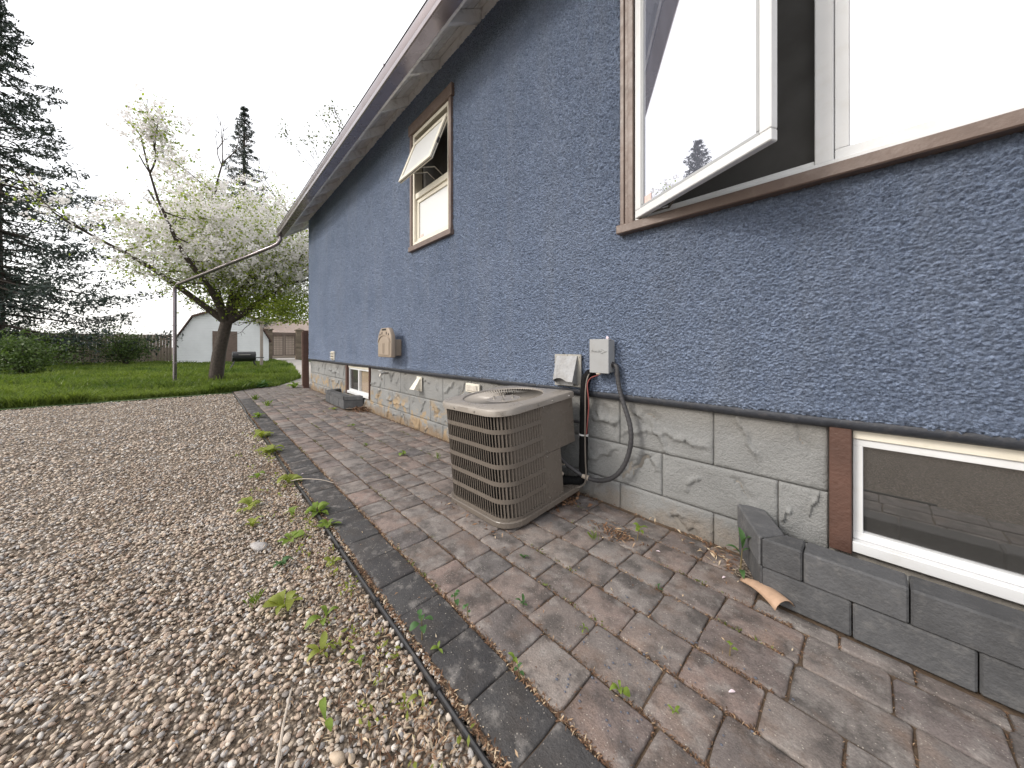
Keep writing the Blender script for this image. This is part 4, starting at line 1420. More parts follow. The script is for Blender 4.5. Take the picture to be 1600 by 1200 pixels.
# weathered cover plate
cpo = thing('cover_plate', 'weathered white outlet cover on the blocks just behind the air conditioner', 'outlet cover', (-2.69, 1.985, .63))
MB().box(-2.80, -2.575, 1.966, 1.986, .583, .672).build('plate', M['ventwhite'], cpo, bevel=.004)
MB().box(-2.775, -2.60, 1.955, 1.9665, .598, .658).build('flip_lid', plain('clear_weathered_lid', (0.52, 0.48, 0.42), 0.35, 0.2, 30, 0.003, 60), cpo, bevel=.006)

# hose tap
hb = thing('hose_tap', 'small brass garden tap poking out of the block wall under the tan vent', 'tap', (-4.74, 1.98, .655))
m = MB()
m.tube([(-4.74, 1.985, .655), (-4.74, 1.90, .655), (-4.74, 1.872, .648), (-4.74, 1.862, .615)], .014, 8)
m.build('spout', M['steel'], hb, smooth=True)
m = MB()
m.tube([(-4.74, 1.91, .655), (-4.77, 1.885, .690)], .006, 6)
m.lathe([(.001, 0), (.028, 0), (.030, .008), (.001, .01)], (-4.772, 1.882, .690), 12)
m.build('wheel_handle', M['tie'], hb)

# leaning post at the far corner
ps = thing('brown_post', 'dark brown wooden post leaning at the far corner of the house', 'post', (-9.66, 1.94, 0))
mt = Matrix.Rotation(R(3.2), 4, 'Y') @ Matrix.Identity(4)
m = MB()
mt = Matrix.Translation((-9.66, 1.94, 0)) @ Matrix.Rotation(R(-3.4), 4, 'Y')
m.box(-.055, .055, -.06, .06, -.02, 1.44, mt)
m.build('timber', M['brownpost'], ps, bevel=.006)
MB().box(-.045, .045, -.078, -.062, .05, 1.40, mt).build('cladding_board', M['brownpost'], ps, bevel=.003)

# ================================================================== BACKYARD
# lattice gate with pillars
for (px_, py_, lb) in ((-31.6, 3.82, 'left block gate pillar with a flat cap at the end of the garden'), (-31.6, 5.86, 'right block gate pillar with a flat cap at the end of the garden')):
    pr = thing('gate_pillar', lb, 'pillar', (px_, py_, 0), 'pillars of the garden gate')
    for k in range(11):
        MB().box(px_ - .24, px_ + .24, py_ - .24, py_ + .24, k * .21 - .02, k * .21 + .185).build('pillar_block', M['pillar'], pr, bevel=.012)
    MB().box(px_ - .30, px_ + .30, py_ - .30, py_ + .30, 2.30, 2.38).build('cap', M['pillar'], pr, bevel=.01)
    MB().add([(px_ - .25, py_ - .25, 2.381), (px_ + .25, py_ - .25, 2.381), (px_ + .25, py_ + .25, 2.381), (px_ - .25, py_ + .25, 2.381), (px_, py_, 2.52)], [(0, 1, 4), (1, 2, 4), (2, 3, 4), (3, 0, 4)]).build('cap_top', M['pillar'], pr)
gt = thing('lattice_gate', 'double wooden lattice gate between the two block pillars', 'gate', (-31.6, 4.84, 0))
for a, b in ((4.08, 4.82), (4.86, 5.60)):
    m = MB()
    for (p, q_, c_, d_) in ((a, b, 2.05, 2.13), (a, b, .30, .38), (a, a + .09, .38, 2.05), (b - .09, b, .38, 2.05)):
        m.box(-31.63, -31.57, p, q_, c_, d_)
    leaf = m.build('gate_leaf', M['gatewood'], gt)
    m = MB()
    for k in range(1, 6):
        yy = a + .09 + k * (b - a - .18) / 6
        m.box(-31.615, -31.605, yy - .012, yy + .012, .38, 2.05)
    for k in range(1, 12):
        zz = .38 + k * 1.67 / 12
        m.box(-31.602, -31.592, a + .09, b - .09, zz - .012, zz + .012)
    tag(m.build('lattice', M['gatewood'], leaf), kind='stuff')
# fence either side of the gate
def board_fence(x_, y0, y1, h_, label):
    f_ = thing('board_fence', label, 'fence', (x_, (y0 + y1) / 2, 0))
    yy = y0
    m = MB().box(x_ - .06, x_ - .025, y0, y1, .35, .44).box(x_ - .06, x_ - .025, y0, y1, h_ - .35, h_ - .26)
    m.build('rail', M['fence'], f_)
    me0 = None
    while yy < y1 - .1:
        if me0 is None:
            o = MB().box(x_ - .024, x_, yy, yy + .138, .04, h_).build('board', M['fence'], f_, bevel=.004)
            me0, base = o.data, yy
        else:
            o = link('board', me0, f_)
            o.location = (0, yy - base, random.uniform(-.01, .01))
        yy += .145
board_fence(-31.6, 6.2, 13.0, 1.8, 'weathered board fence to the right of the garden gate')
board_fence(-31.7, -9.5, -1.4, 1.8, 'weathered board fence along the back of the lawn left of the shed')

# garage across the alley
gr = thing('garage', 'low garage with a broad tan shingle roof across the alley', 'garage', (-40, 7, 0))
MB().box(-44, -36, 1.5, 13.5, 0, 2.25).build('wall', plain('brown_garage_wall', (0.24, 0.19, 0.16), 0.8, 0.1, 2), gr)
m = MB()
m.prism([(-35.5, 2.22), (-40, 3.75), (-44.5, 2.22), (-44.5, 2.12), (-35.5, 2.12)], lambda a, b, d: (a, d, b), 1.1, 13.9)
m.build('roof', M['farroof'], gr)
MB().box(-35.495, -35.45, 1.1, 13.9, 2.06, 2.24).build('fascia', M['browntrim'], gr)
MB().box(-35.99, -35.95, 2.2, 8.6, 0, 1.95).build('garage_door', plain('beige_garage_door', (0.42, 0.35, 0.29), 0.6, 0.06, 2), gr)

# white sided shed with a steep gambrel end
sh = thing('garden_shed', 'white clapboard shed with dark gambrel roof edges beyond the lawn', 'shed', (-30, 1.2, 0))
prf = [(3.42, 0), (3.42, 1.50), (2.70, 2.85), (1.2, 3.5), (-.3, 2.85), (-1.02, 1.50), (-1.02, 0)]
m = MB()
m.prism(prf, lambda a, b, d: (d, a, b), -31.4, -28.05)
m.build('wall', M['siding'], sh)
for k in range(23):
    za, zc = .05 + k * .15, .05 + k * .15 + .145
    def half(z):
        if z < 1.5: return 2.22
        if z < 2.85: return 2.22 - (z - 1.5) / 1.35 * .72
        return max(.02, 1.5 - (z - 2.85) / .65 * 1.5)
    if zc > 3.45: break
    hw = half(zc)
    m = MB()
    m.add([(-28.045, 1.2 - hw, za), (-28.02, 1.2 - hw, za), (-28.045, 1.2 - hw, zc), (-28.045, 1.2 + hw, za), (-28.02, 1.2 + hw, za), (-28.045, 1.2 + hw, zc)], [(0, 1, 2), (3, 5, 4), (1, 4, 5, 2), (0, 3, 4, 1)])
    m.build('clapboard', M['siding'], sh)
m = MB()
ro = [(3.56, 1.42), (2.78, 2.92), (1.2, 3.60), (-.38, 2.92), (-1.16, 1.42)]
for (a, b), (c_, d_) in zip(ro[:-1], ro[1:]):
    m.add([(-31.6, a, b), (-27.8, a, b), (-27.8, c_, d_), (-31.6, c_, d_), (-31.6, a, b - .12), (-27.8, a, b - .12), (-27.8, c_, d_ - .12), (-31.6, c_, d_ - .12)], [(0, 1, 2, 3), (7, 6, 5, 4), (1, 5, 6, 2), (0, 3, 7, 4)])
m.build('roof', M['brownpost'], sh)
MB().box(-28.03, -28.005, .55, 1.75, .05, 2.0).build('shed_door', M['browntrim'], sh)

# charcoal grill
gx, gy = -19.4, 1.45
gl_ = thing('charcoal_grill', 'black barrel charcoal grill on bent legs standing on the lawn', 'grill', (gx, gy, 0))
m = MB()
pr = [(.24 * math.cos(R(a)), .24 * math.sin(R(a))) for a in range(0, 181, 15)]
m.prism(pr, lambda a, b, d: (gx + a, d, .56 + b), gy - .42, gy + .42)
m.build('lid', M['grill'], gl_, bevel=.01, smooth=True)
pr = [(.24 * math.cos(R(a)), .20 * math.sin(R(a))) for a in range(180, 361, 15)]
m = MB().prism(pr, lambda a, b, d: (gx + a, d, .55 + b), gy - .42, gy + .42)
m.build('firebox', M['grill'], gl_, bevel=.01, smooth=True)
MB().box(gx - .16, gx + .16, gy + .43, gy + .72, .50, .53).build('side_shelf', M['grill'], gl_, bevel=.004)
for sx, sy in ((-1, -1), (-1, 1), (1, -1), (1, 1)):
    MB().tube([(gx + sx * .16, gy + sy * .34, .42), (gx + sx * .20, gy + sy * .38, .25), (gx + sx * .24, gy + sy * .52, 0)], .018, 6).build('leg', M['grill'], gl_)
MB().tube([(gx + .25, gy - .2, .66), (gx + .31, gy - .2, .66), (gx + .31, gy + .2, .66), (gx + .25, gy + .2, .66)], .012, 6).build('lid_handle', M['steel'], gl_)

gp_ = thing('wooden_post', 'tall grey weathered wooden post standing behind the grill', 'post', (-20.6, 2.22, 0))
MB().box(-20.66, -20.54, 2.16, 2.28, 0, 2.2).build('shaft', M['greypost'], gp_, bevel=.006)
MB().box(-20.72, -20.48, 2.02, 2.30, 2.201, 2.40).build('post_head', M['greypost'], gp_, bevel=.01)

# ------------------------------------------------------------------ trees
def in_poly(x_, y_, poly):
    c_ = np.zeros(len(x_), bool)
    n_ = len(poly)
    for i in range(n_):
        x1_, y1_ = poly[i]
        x2_, y2_ = poly[(i + 1) % n_]
        cond = ((y1_ > y_) != (y2_ > y_))
        xi = (x2_ - x1_) * (y_ - y1_) / (y2_ - y1_ + 1e-12) + x1_
        c_ ^= cond & (x_ < xi)
    return c_

def tree_obj(name, label, loc, segs, parts, group=None):
    root = thing(name, label, 'tree', loc, group)
    V, F = tubes(segs, 6)
    np_mesh('trunk', V, F, M['bark'], root, smooth=True, off=loc)
    for nm, P, size, mat, asp in parts:
        V, F = cards(P, size, asp)
        np_mesh(nm, V, F, mat, root, tint=np.repeat(rng.random(len(P)), 4), off=loc)
    return root

# blossoming apple tree beyond the corner
U = 12.0
def limb(pts, r0, r1):
    P = spline([Vector(p) for p in pts], 5)
    n_ = len(P) - 1
    return [(P[i], P[i + 1], r0 + (r1 - r0) * i / n_, r0 + (r1 - r0) * (i + 1) / n_) for i in range(n_)], P
random.seed(21)
segs, tips = [], []
s_, _ = limb([(-12, .30, -.05), (-12, .38, .8), (-11.95, .52, 1.6)], .19, .15); segs += s_
LIMBS = [
    ([(-11.95, .52, 1.6), (-11.9, .95, 1.95), (-11.8, 1.35, 2.35), (-11.7, 1.75, 2.75), (-11.6, 2.2, 2.95), (-11.5, 2.7, 3.05)], .12, .03),
    ([(-11.95, .52, 1.6), (-12, .85, 2.5), (-12, 1.25, 3.05), (-12.0, 1.62, 3.7), (-12.0, 2.0, 4.3), (-12, 2.3, 5.0)], .13, .03),
    ([(-12, 1.62, 3.7), (-11.9, 1.62, 3.3), (-11.75, 1.60, 2.75)], .07, .06),
    ([(-11.95, .52, 1.6), (-12.1, .3, 2.6), (-12.2, .2, 3.8), (-12.2, .3, 5.2)], .12, .03),
    ([(-11.95, .52, 1.6), (-12.0, -.2, 2.3), (-12.1, -1.0, 3.0), (-12.2, -1.9, 3.6)], .11, .03),
    ([(-11.95, .52, 1.6), (-11.4, .2, 2.4), (-10.9, -.3, 3.2), (-10.5, -.6, 4.0)], .10, .03),
    ([(-11.95, .52, 1.6), (-12.8, .7, 2.6), (-13.6, 1.0, 3.6), (-14.2, 1.4, 4.4)], .10, .03),
    ([(-12.1, .3, 2.6), (-12.6, -.5, 3.9), (-12.9, -.9, 4.9)], .07, .02)]
for pts, r0, r1 in LIMBS:
    s_, P = limb(pts, r0, r1)
    segs += s_
    for k in range(6, len(P), 3):
        dv_ = Vector((random.uniform(-1, 1), random.uniform(-1, 1), random.uniform(-.2, .9))).normalized()
        grow(P[k], dv_, random.uniform(.5, .9), .022, 2, segs, tips, .8, .05, 2, .75)
    dv_ = (P[-1] - P[-3]).normalized()
    grow(P[-1], dv_, .8, .03, 3, segs, tips, .7, .1, 3, .75)
T = np.array(tips)
T = T[(T[:, 2] > 1.75)]
extra = []
for _ in range(900):
    dv_ = rng.normal(size=3); dv_ /= np.linalg.norm(dv_)
    c_ = np.array([-12.2, .75, 3.7]) + dv_ * np.array([2.6, 2.5, 1.75]) * rng.random() ** .4
    if c_[1] < -2.0 and c_[2] > 4.2: continue
    extra.append(c_)
T = np.concatenate([T, np.array(extra)])
T = T[(T[:, 1] > -2.6) & (T[:, 2] < 5.9) & ~((T[:, 1] < -.7) & (T[:, 2] > 4.3))]
low = np.stack([rng.uniform(-13.2, -11.2, 260), rng.uniform(.7, 2.7, 260), rng.uniform(1.75, 2.5, 260)], 1)
T = np.concatenate([T, low])
n_l, n_b = 36000, 80000
Pl = T[rng.integers(0, len(T), n_l)] + rng.normal(0, .20, (n_l, 3))
ctr = T[rng.integers(0, len(T), 7000)] + rng.normal(0, .20, (7000, 3))
Pb = ctr[rng.integers(0, len(ctr), n_b)] + rng.normal(0, .045, (n_b, 3))
keepb = rng.random(n_b) < np.clip((Pb[:, 2] - 2.3) / .8, 0.02, 1)
Pb = Pb[keepb]
keepl = rng.random(n_l) < np.where(Pl[:, 2] < 3.0, 1.0, .65)
Pl = Pl[keepl & (Pl[:, 2] > 1.62)]
def back(p): return Vector((p[0] - 1.5, p[1] * 1.12, p[2] * 1.1))
segs = [(back(a), back(b), c_, d_) for a, b, c_, d_ in segs if not (a.y < -.9 and a.z > 4.6)]
for A_ in (Pl, Pb):
    A_[:, 0] -= 1.5
    A_[:, 1] *= 1.12
    A_[:, 2] *= 1.1
apple = tree_obj('apple_tree', 'apple tree in white blossom with dark spreading limbs beyond the house corner', (-13.5, .336, 0), segs,
                 [('leaves', Pl, rng.uniform(.055, .10, len(Pl)), M['leaf_apple'], .6), ('blossom', Pb, rng.uniform(.045, .072, len(Pb)), M['blossom'], .95)])
# wind chime in the tree
wc = thing('wind_chime', 'grey metal wind chime hanging from an apple tree limb', 'wind chime', (-13.0, 1.86, 3.05))
m = MB()
m.tube([(-13.0, 1.86, 3.32), (-13.0, 1.86, 3.09)], .004, 5)
m.build('cord', M['greywire'], wc)
MB().lathe([(.001, .02), (.075, .015), (.075, -.01), (.001, -.01)], (-13.0, 1.86, 3.09), 14).build('top_disc', M['greypost'], wc)
for k in range(5):
    a = 2 * math.pi * k / 5
    MB().tube([(-13.0 + .055 * math.cos(a), 1.86 + .055 * math.sin(a), 3.075), (-13.0 + .055 * math.cos(a), 1.86 + .055 * math.sin(a), 2.66 + .03 * (k % 3))], .015, 8).build('chime_tube', M['greypost'], wc, smooth=True)

# half-leafed trees behind the roof line
def twig_tree(label, loc, h_, seed, depth=6):
    random.seed(seed)
    segs, tips = [], []
    p = Vector(loc)
    segs.append((p.copy(), p + Vector((0, 0, h_ * .25)), h_ * .016, h_ * .013))
    q_ = p + Vector((0, 0, h_ * .25))
    for k in range(4):
        dv_ = Vector((random.uniform(-.6, .6), random.uniform(-.6, .6), 1)).normalized()
        grow(q_, dv_, h_ * .24, h_ * .008, depth - 1, segs, tips, .62, .25, 3, .72)
    T = np.array(tips)
    n_ = min(5200, len(T) * 3)
    P = T[rng.integers(0, len(T), n_)] + rng.normal(0, .12, (n_, 3))
    tree_obj('deciduous_tree', label, loc, segs, [('leaves', P, rng.uniform(.09, .17, n_), M['leaf_tree'], .6)], 'half leafed trees behind the house')
twig_tree('tall twiggy tree in young leaf showing above the gutter', (-22.5, 8.2, 0), 14.2, 3)
twig_tree('shorter twiggy tree in young leaf just left of the taller one behind the gutter', (-34.5, 8.6, 0), 15.5, 5)

def spruce(label, loc, H, seed, rad_, nk=15000):
    random.seed(seed)
    rs = np.random.default_rng(seed)
    segs = [(Vector(loc), Vector(loc) + Vector((0, 0, H * .97)), H * .018, .03)]
    P, S = [], []
    z = H * .08
    while z < H * .985:
        f = 1 - z / H
        nbr = random.randint(4, 6)
        a0 = random.uniform(0, 6.28)
        for k in range(nbr):
            L = rad_ * (f ** .85) * random.uniform(.6, 1.15) + .12
            a = a0 + 2 * math.pi * k / nbr + random.gauss(0, .2)
            droop = random.uniform(.05, .35)
            p0 = Vector((loc[0], loc[1], loc[2] + z))
            p1 = p0 + Vector((math.cos(a) * L * .6, math.sin(a) * L * .6, -droop * L * .5))
            p2 = p0 + Vector((math.cos(a) * L, math.sin(a) * L, -droop * L * .5 + .12 * L))
            segs.append((p0, p1, .012 + .012 * L, .012))
            segs.append((p1, p2, .012, .005))
            n_ = int(26 + 52 * L)
            tt = rs.random(n_) ** .7
            for t_ in tt:
                b = p0.lerp(p1, t_ / .6) if t_ < .6 else p1.lerp(p2, (t_ - .6) / .4)
                P.append((b.x + rs.normal(0, .05 + .09 * L * (1 - t_ * .6) * .6), b.y + rs.normal(0, .05 + .09 * L * (1 - t_ * .6) * .6), b.z - abs(rs.normal(0, .10 + .04 * L))))
                S.append(rs.uniform(.11, .27))
        z += random.uniform(.28, .5) * (H / 16)
    P = np.array(P)
    V, F = cards(P, np.array(S), .34)
    root = thing('spruce_tree', label, 'tree', loc, 'spruce trees')
    V2, F2 = tubes(segs, 5)
    np_mesh('trunk', V2, F2, M['bark'], root, off=loc)
    np_mesh('needles', V, F, M['needle'], root, tint=np.repeat(rs.random(len(P)), 4), off=loc)
spruce('tall dark spruce rising behind the apple tree', (-38.5, 2.9, 0), 23, 11, 4.6, 22000)
spruce('dark spruce at the far left, the one mirrored in the big window', (-28.2, -7.1, 0), 17.8, 12, 6.2, 20000)

# shrubs along the back left
def shrub(label, loc, r_, h_, n_=4500):
    root = thing('shrub', label, 'shrub', loc, 'shrubs at the back of the lawn')
    segs = []
    cl = []
    for k in range(16):
        a = random.uniform(0, 6.28)
        rr = r_ * math.sqrt(random.random()) * .8
        top = Vector((loc[0] + rr * math.cos(a), loc[1] + rr * math.sin(a), h_ * random.uniform(.45, .92) * (1 - .35 * (rr / r_) ** 2)))
        segs.append((Vector(loc), top, .03, .008))
        cl.append(tuple(top))
        cl.append(tuple(Vector(loc).lerp(top, .6)))
    T = np.array(cl)
    P = T[rng.integers(0, len(T), n_)] + rng.normal(0, .26 * r_, (n_, 3)) * np.array([1, 1, .8])
    P = P[P[:, 2] > .03]
    V2, F2 = tubes(segs, 5)
    np_mesh('stems', V2, F2, M['bark'], root, off=loc)
    V, F = cards(P, rng.uniform(.06, .12, len(P)), .6)
    np_mesh('foliage', V, F, M['hedge'], root, tint=np.repeat(rng.random(len(P)), 4), off=loc)
shrub('round green shrub at the left of the back lawn, next to the shed', (-27.5, -3.0, 0), 1.3, 2.3)
shrub('wide green shrub in front of the back board fence', (-28.5, -5.6, 0), 1.6, 2.0)
shrub('low green shrub at the far left of the lawn', (-21, -4.7, 0), 1.1, 1.4)
shrub('tall green shrub behind the right gate pillar', (-33.2, 8.2, 0), 1.6, 3.2)

# ------------------------------------------------------------------ lawn grass
n_ = 60000
gxs = -10.0 - 22 * rng.random(n_) ** 1.9
gys = 0.26 * gxs - .3 + (4.4 - (0.26 * gxs - .3)) * rng.random(n_)
k_ = in_poly(gxs, gys, LAWN)
gxs, gys = gxs[k_], gys[k_]
n_ = len(gxs)
dist_ = np.abs(gxs)
hg = rng.uniform(.05, .13, n_) * (1 + .8 * (np.sin(gxs * 1.7) * np.sin(gys * 2.3) > .3))
wg = .0035 + .0006 * dist_
aa = rng.uniform(0, 2 * np.pi, n_)
le = rng.normal(0, .45, (n_, 2)) * hg[:, None]
b0 = np.stack([gxs - np.cos(aa) * wg, gys - np.sin(aa) * wg, np.full(n_, -.012)], 1)
b1_ = np.stack([gxs + np.cos(aa) * wg, gys + np.sin(aa) * wg, np.full(n_, -.012)], 1)
m1 = np.stack([gxs + le[:, 0] * .4, gys + le[:, 1] * .4, hg * .6], 1)
t1 = np.stack([gxs + le[:, 0], gys + le[:, 1], hg], 1)
gt_ = np.clip(.5 * rng.random(n_) + .28 + .3 * np.sin(gxs * .9 + 1) * np.sin(gys * 1.3) + .18 * np.sin(gxs * 3.1) * np.sin(gys * 2.7), 0, 1)
V = np.stack([b0, b1_, m1 + (b1_ - b0) * .35, t1, m1 - (b1_ - b0) * .35], 1).reshape(-1, 3)
base = (np.arange(n_) * 5)[:, None]
tag(np_mesh('grass', V, np.arange(n_ * 5).reshape(n_, 5), M['grass'], tint=np.repeat(gt_, 5)), kind='stuff')

# ------------------------------------------------------------------ weeds
def leaf_mesh(L, Wd, arch, cup=.25, n=6, shape='lance'):
    """one leaf growing along +x from the origin, arching up and over"""
    V, F = [], []
    for i in range(n + 1):
        t_ = i / n
        if shape == 'lance': wv = Wd * math.sin(math.pi * min(1, t_ * .92 + .06)) ** .8 * (.55 + .65 * t_)
        else: wv = Wd * (math.sin(math.pi * min(1, max(0, (t_ - .18) / .84))) ** .6 if t_ > .18 else .06)
        x_ = L * t_ * (1 - .12 * arch * t_)
        z_ = L * (arch * 1.1 * t_ - arch * 1.05 * t_ * t_)
        V += [(x_, -wv, z_ + cup * wv), (x_, 0, z_), (x_, wv, z_ + cup * wv)]
    for i in range(n):
        a = i * 3
        F += [(a, a + 1, a + 4, a + 3), (a + 1, a + 2, a + 5, a + 4)]
    me = bpy.data.meshes.new('leaf')
    me.from_pydata(V, [], F)
    me.polygons.foreach_set('use_smooth', [True] * len(F))
    return me
LEAF = {}
for mk in ('weed', 'weed_yel', 'weed_blue'):
    for shp in ('lance', 'oval'):
        for a in range(3):
            me = leaf_mesh(1.0, .15 if shp == 'lance' else .26, (.5, .9, 1.3)[a], shape=shp)
            me.materials.append(M[mk])
            LEAF[(mk, shp, a)] = me
def weed(label, x_, y_, kind='rosette', size=.06, n=7, mat='weed', z_=0.0, seed=None):
    if seed is not None: random.seed(seed)
    root = thing('weed', label, 'weed', (x_, y_, z_), 'weeds on the path' if y_ > .54 else 'weeds in the gravel')
    if kind == 'rosette':
        for k in range(n):
            o = link('leaf', LEAF[(mat, ('lance' if n < 6 else random.choice(('lance', 'lance', 'lance', 'oval'))), random.randrange(3))], root)
            s_ = size * random.uniform(.6, 1.15)
            o.scale = (s_, s_ * random.uniform(.9, 1.5), s_)
            o.rotation_euler = (random.uniform(-.3, .3), random.uniform(-.65, -.05), 2 * math.pi * k / n + random.uniform(-.3, .3))
            o.location = (random.uniform(-.1, .1) * size, random.uniform(-.1, .1) * size, .002)
    elif kind == 'sapling':
        h_ = size
        lean = (random.uniform(-.2, .2), random.uniform(-.2, .2))
        P = [(0, 0, -.01), (lean[0] * h_ * .3, lean[1] * h_ * .3, h_ * .4), (lean[0] * h_, lean[1] * h_, h_)]
        MB().tube(P, [.0028, .0022, .0014], 5).build('stem', M['stem'], root, local=True)
        for k in range(n):
            f = .35 + .65 * (k + 1) / n
            o = link('leaf', LEAF[(mat, 'oval', random.randrange(3))], root)
            s_ = size * random.uniform(.45, .7)
            o.scale = (s_, s_, s_)
            o.rotation_euler = (random.uniform(-.3, .3), random.uniform(-.5, .25), k * 2.4 + random.uniform(-.4, .4))
            o.location = (lean[0] * h_ * f, lean[1] * h_ * f, h_ * f)
    elif kind == 'corn':
        P = [(0, 0, -.01), (.004, .003, size * .5), (.008, .004, size)]
        MB().tube(P, [.004, .0032, .0018], 6).build('stem', M['stem'], root, local=True)
        for k, (f, a, el_, s_) in enumerate(((1.0, 2.2, -1.1, .75), (.96, -.2, -.75, .95), (.7, 3.3, -.35, .6), (.12, -1.2, -.15, .7), (.85, .7, -.2, .35))):
            o = link('leaf', LEAF[('weed_blue', 'lance', 1)], root)
            o.scale = (size * s_, size * s_ * .95, size * s_)
            o.rotation_euler = (0, el_, a)
            o.location = (.008 * f, .004 * f, size * f)
    elif kind == 'tuft':
        m = MB()
        for k in range(n * 3):
            a = random.uniform(0, 6.28)
            h_ = size * random.uniform(.5, 1.1)
            l_ = random.uniform(.1, .8) * h_
            bx_, by_ = random.gauss(0, size * .2), random.gauss(0, size * .2)
            dx, dy = math.cos(a), math.sin(a)
            wd = size * .03
            m.add([(bx_ - dy * wd, by_ + dx * wd, 0), (bx_ + dy * wd, by_ - dx * wd, 0), (bx_ + dx * l_ * .5 + dy * wd * .7, by_ + dy * l_ * .5 - dx * wd * .7, h_ * .75), (bx_ + dx * l_, by_ + dy * l_, h_), (bx_ + dx * l_ * .5 - dy * wd * .7, by_ + dy * l_ * .5 + dx * wd * .7, h_ * .75)], [(0, 1, 2, 3, 4)])
        m.build('blades', M[mat], root, local=True)
    return root
WE = [
    ('small bright weed in the paver joint in front of the air conditioner, four short leaves', -.955, .951, 'rosette', .040, 5, 'weed_blue'),
    ('two leaved seedling in the joint between dark border and brown pavers', -1.13, .745, 'sapling', .055, 4, 'weed_blue'),
    ('low seedling just below the two leaved one beside the dark border', -1.055, .752, 'sapling', .04, 3, 'weed_blue'),
    ('weed with rounded leaves low in the joint at the bottom of the picture', -.514, .925, 'rosette', .036, 6, 'weed'),
    ('broad leaved seedling with long stems on the tan pavers near the wall', -.853, 1.711, 'sapling', .075, 6, 'weed'),
    ('tall strap leaved shoot beside the near window well', -.405, 1.80, 'corn', .125, 5, 'weed_blue'),
    ('single pointed shoot in a joint at the right side of the paving', -.323, 1.303, 'sapling', .04, 3, 'weed'),
    ('pair of upright leaves growing through the black edging at mid length', -1.084, .575, 'sapling', .075, 5, 'weed_blue'),
    ('small sprig leaning over the border paver beside the pair of upright leaves', -1.015, .60, 'rosette', .035, 3, 'weed'),
    ('large leafy weed clump crowding over the edging beside the dark border', -2.361, .535, 'rosette', .105, 11, 'weed'),
    ('second leafy weed clump hanging over the black edging, nearer', -2.15, .540, 'rosette', .085, 8, 'weed'),
    ('weed clump at the bend of the edging beneath a pale dry stalk', -3.05, .50, 'rosette', .105, 9, 'weed_yel'),
    ('feathery grey green weed alone on the gravel', -1.93, .286, 'rosette', .05, 14, 'weed_blue'),
    ('pale green seedling spread flat on the gravel with long leaves', -1.613, .250, 'rosette', .085, 8, 'weed_yel'),
    ('single long leaf weed lying on the gravel near the edging', -1.44, .350, 'rosette', .075, 4, 'weed'),
    ('yellow green sprig on the gravel below the flat seedling', -1.281, .300, 'rosette', .060, 5, 'weed_yel'),
    ('tiny two leaf weed on the gravel in the middle of the lower left', -1.16, .375, 'rosette', .045, 3, 'weed'),
    ('small weed in the joint just right of the dark border, nearer', -.753, .735, 'sapling', .035, 4, 'weed_blue'),
    ('pointed leaf sticking up at the lowest dark border pavers', -.80, .760, 'rosette', .042, 2, 'weed'),
    ('narrow leaf standing in the gravel at the bottom of the picture', -1.045, .265, 'rosette', .075, 2, 'weed'),
    ('yellowing weed patch in the gravel at the left edge of the picture', -2.75, .235, 'rosette', .10, 10, 'weed_yel'),
    ('bright weed clump in the gravel beside the feathery one', -2.15, .36, 'rosette', .08, 7, 'weed'),
    ('thin upright weed in the gravel close to the edging', -2.45, .42, 'rosette', .075, 4, 'weed'),
    ('bushy weed heap at the far end of the gravel beside the border', -4.0, .50, 'rosette', .14, 16, 'weed_yel'),
    ('grassy weed clump against the border further along', -4.75, .52, 'rosette', .14, 14, 'weed_yel'),
    ('straggling weeds lying over the dark border at the far end', -6.1, .62, 'rosette', .12, 10, 'weed'),
    ('grass tuft growing out of the far brown pavers', -7.2, .86, 'tuft', .10, 10, 'weed'),
    ('second grass tuft on the far pavers, nearer the lawn', -8.2, .78, 'tuft', .10, 12, 'weed'),
    ('small clover weed by the joint beside the wall pavers', -.62, 1.44, 'rosette', .025, 5, 'weed_blue'),
    ('little weed in the joint right of the reddish paver', -.72, 1.03, 'rosette', .025, 5, 'weed'),
    ('small weed at the lower right paver crossing', -.38, .985, 'rosette', .022, 4, 'weed'),
    ('clover sprig at a joint below the air conditioner corner', -1.16, 1.165, 'rosette', .032, 6, 'weed_blue'),
    ('grass sprig in the joint between air conditioner and broad leaved seedling', -1.02, 1.56, 'tuft', .045, 5, 'weed'),
    ('tuft of weeds on the path left of the air conditioner', -3.05, 1.42, 'rosette', .06, 6, 'weed'),
    ('second weed on the path left of the air conditioner, by the wall', -2.75, 1.62, 'tuft', .06, 5, 'weed'),
    ('small weed in the middle of the path before the window well', -4.6, 1.45, 'rosette', .07, 6, 'weed'),
    ('pale weed at the foot of the far window well', -6.0, 1.60, 'rosette', .08, 8, 'weed_yel'),
    ('thin leafed weed at the left edge of the gravel, beside the yellowing patch', -3.35, .33, 'rosette', .085, 6, 'weed'),
    ('low spreading weed right against the edging below the hanging clumps', -1.78, .47, 'rosette', .05, 6, 'weed_yel'),
    ('small tufted weed on the gravel just left of the pale seedling', -1.72, .16, 'tuft', .05, 6, 'weed'),
    ('pale sprig in the litter at the foot of the edging near the bottom', -.93, .44, 'rosette', .038, 4, 'weed_yel'),
    ('weed with arching leaves at the left picture edge above the flat stone', -2.45, .22, 'rosette', .08, 7, 'weed_yel'),
    ('seedling pair in the path joint beyond the air conditioner', -3.6, 1.27, 'rosette', .05, 5, 'weed'),
    ('leafy clump at the foot of the leaning brown post', -9.85, 1.72, 'rosette', .22, 16, 'weed'),
    ('dark leafy dandelion patch at the near corner of the lawn', -10.5, 1.15, 'rosette', .26, 18, 'weed_blue'),
]
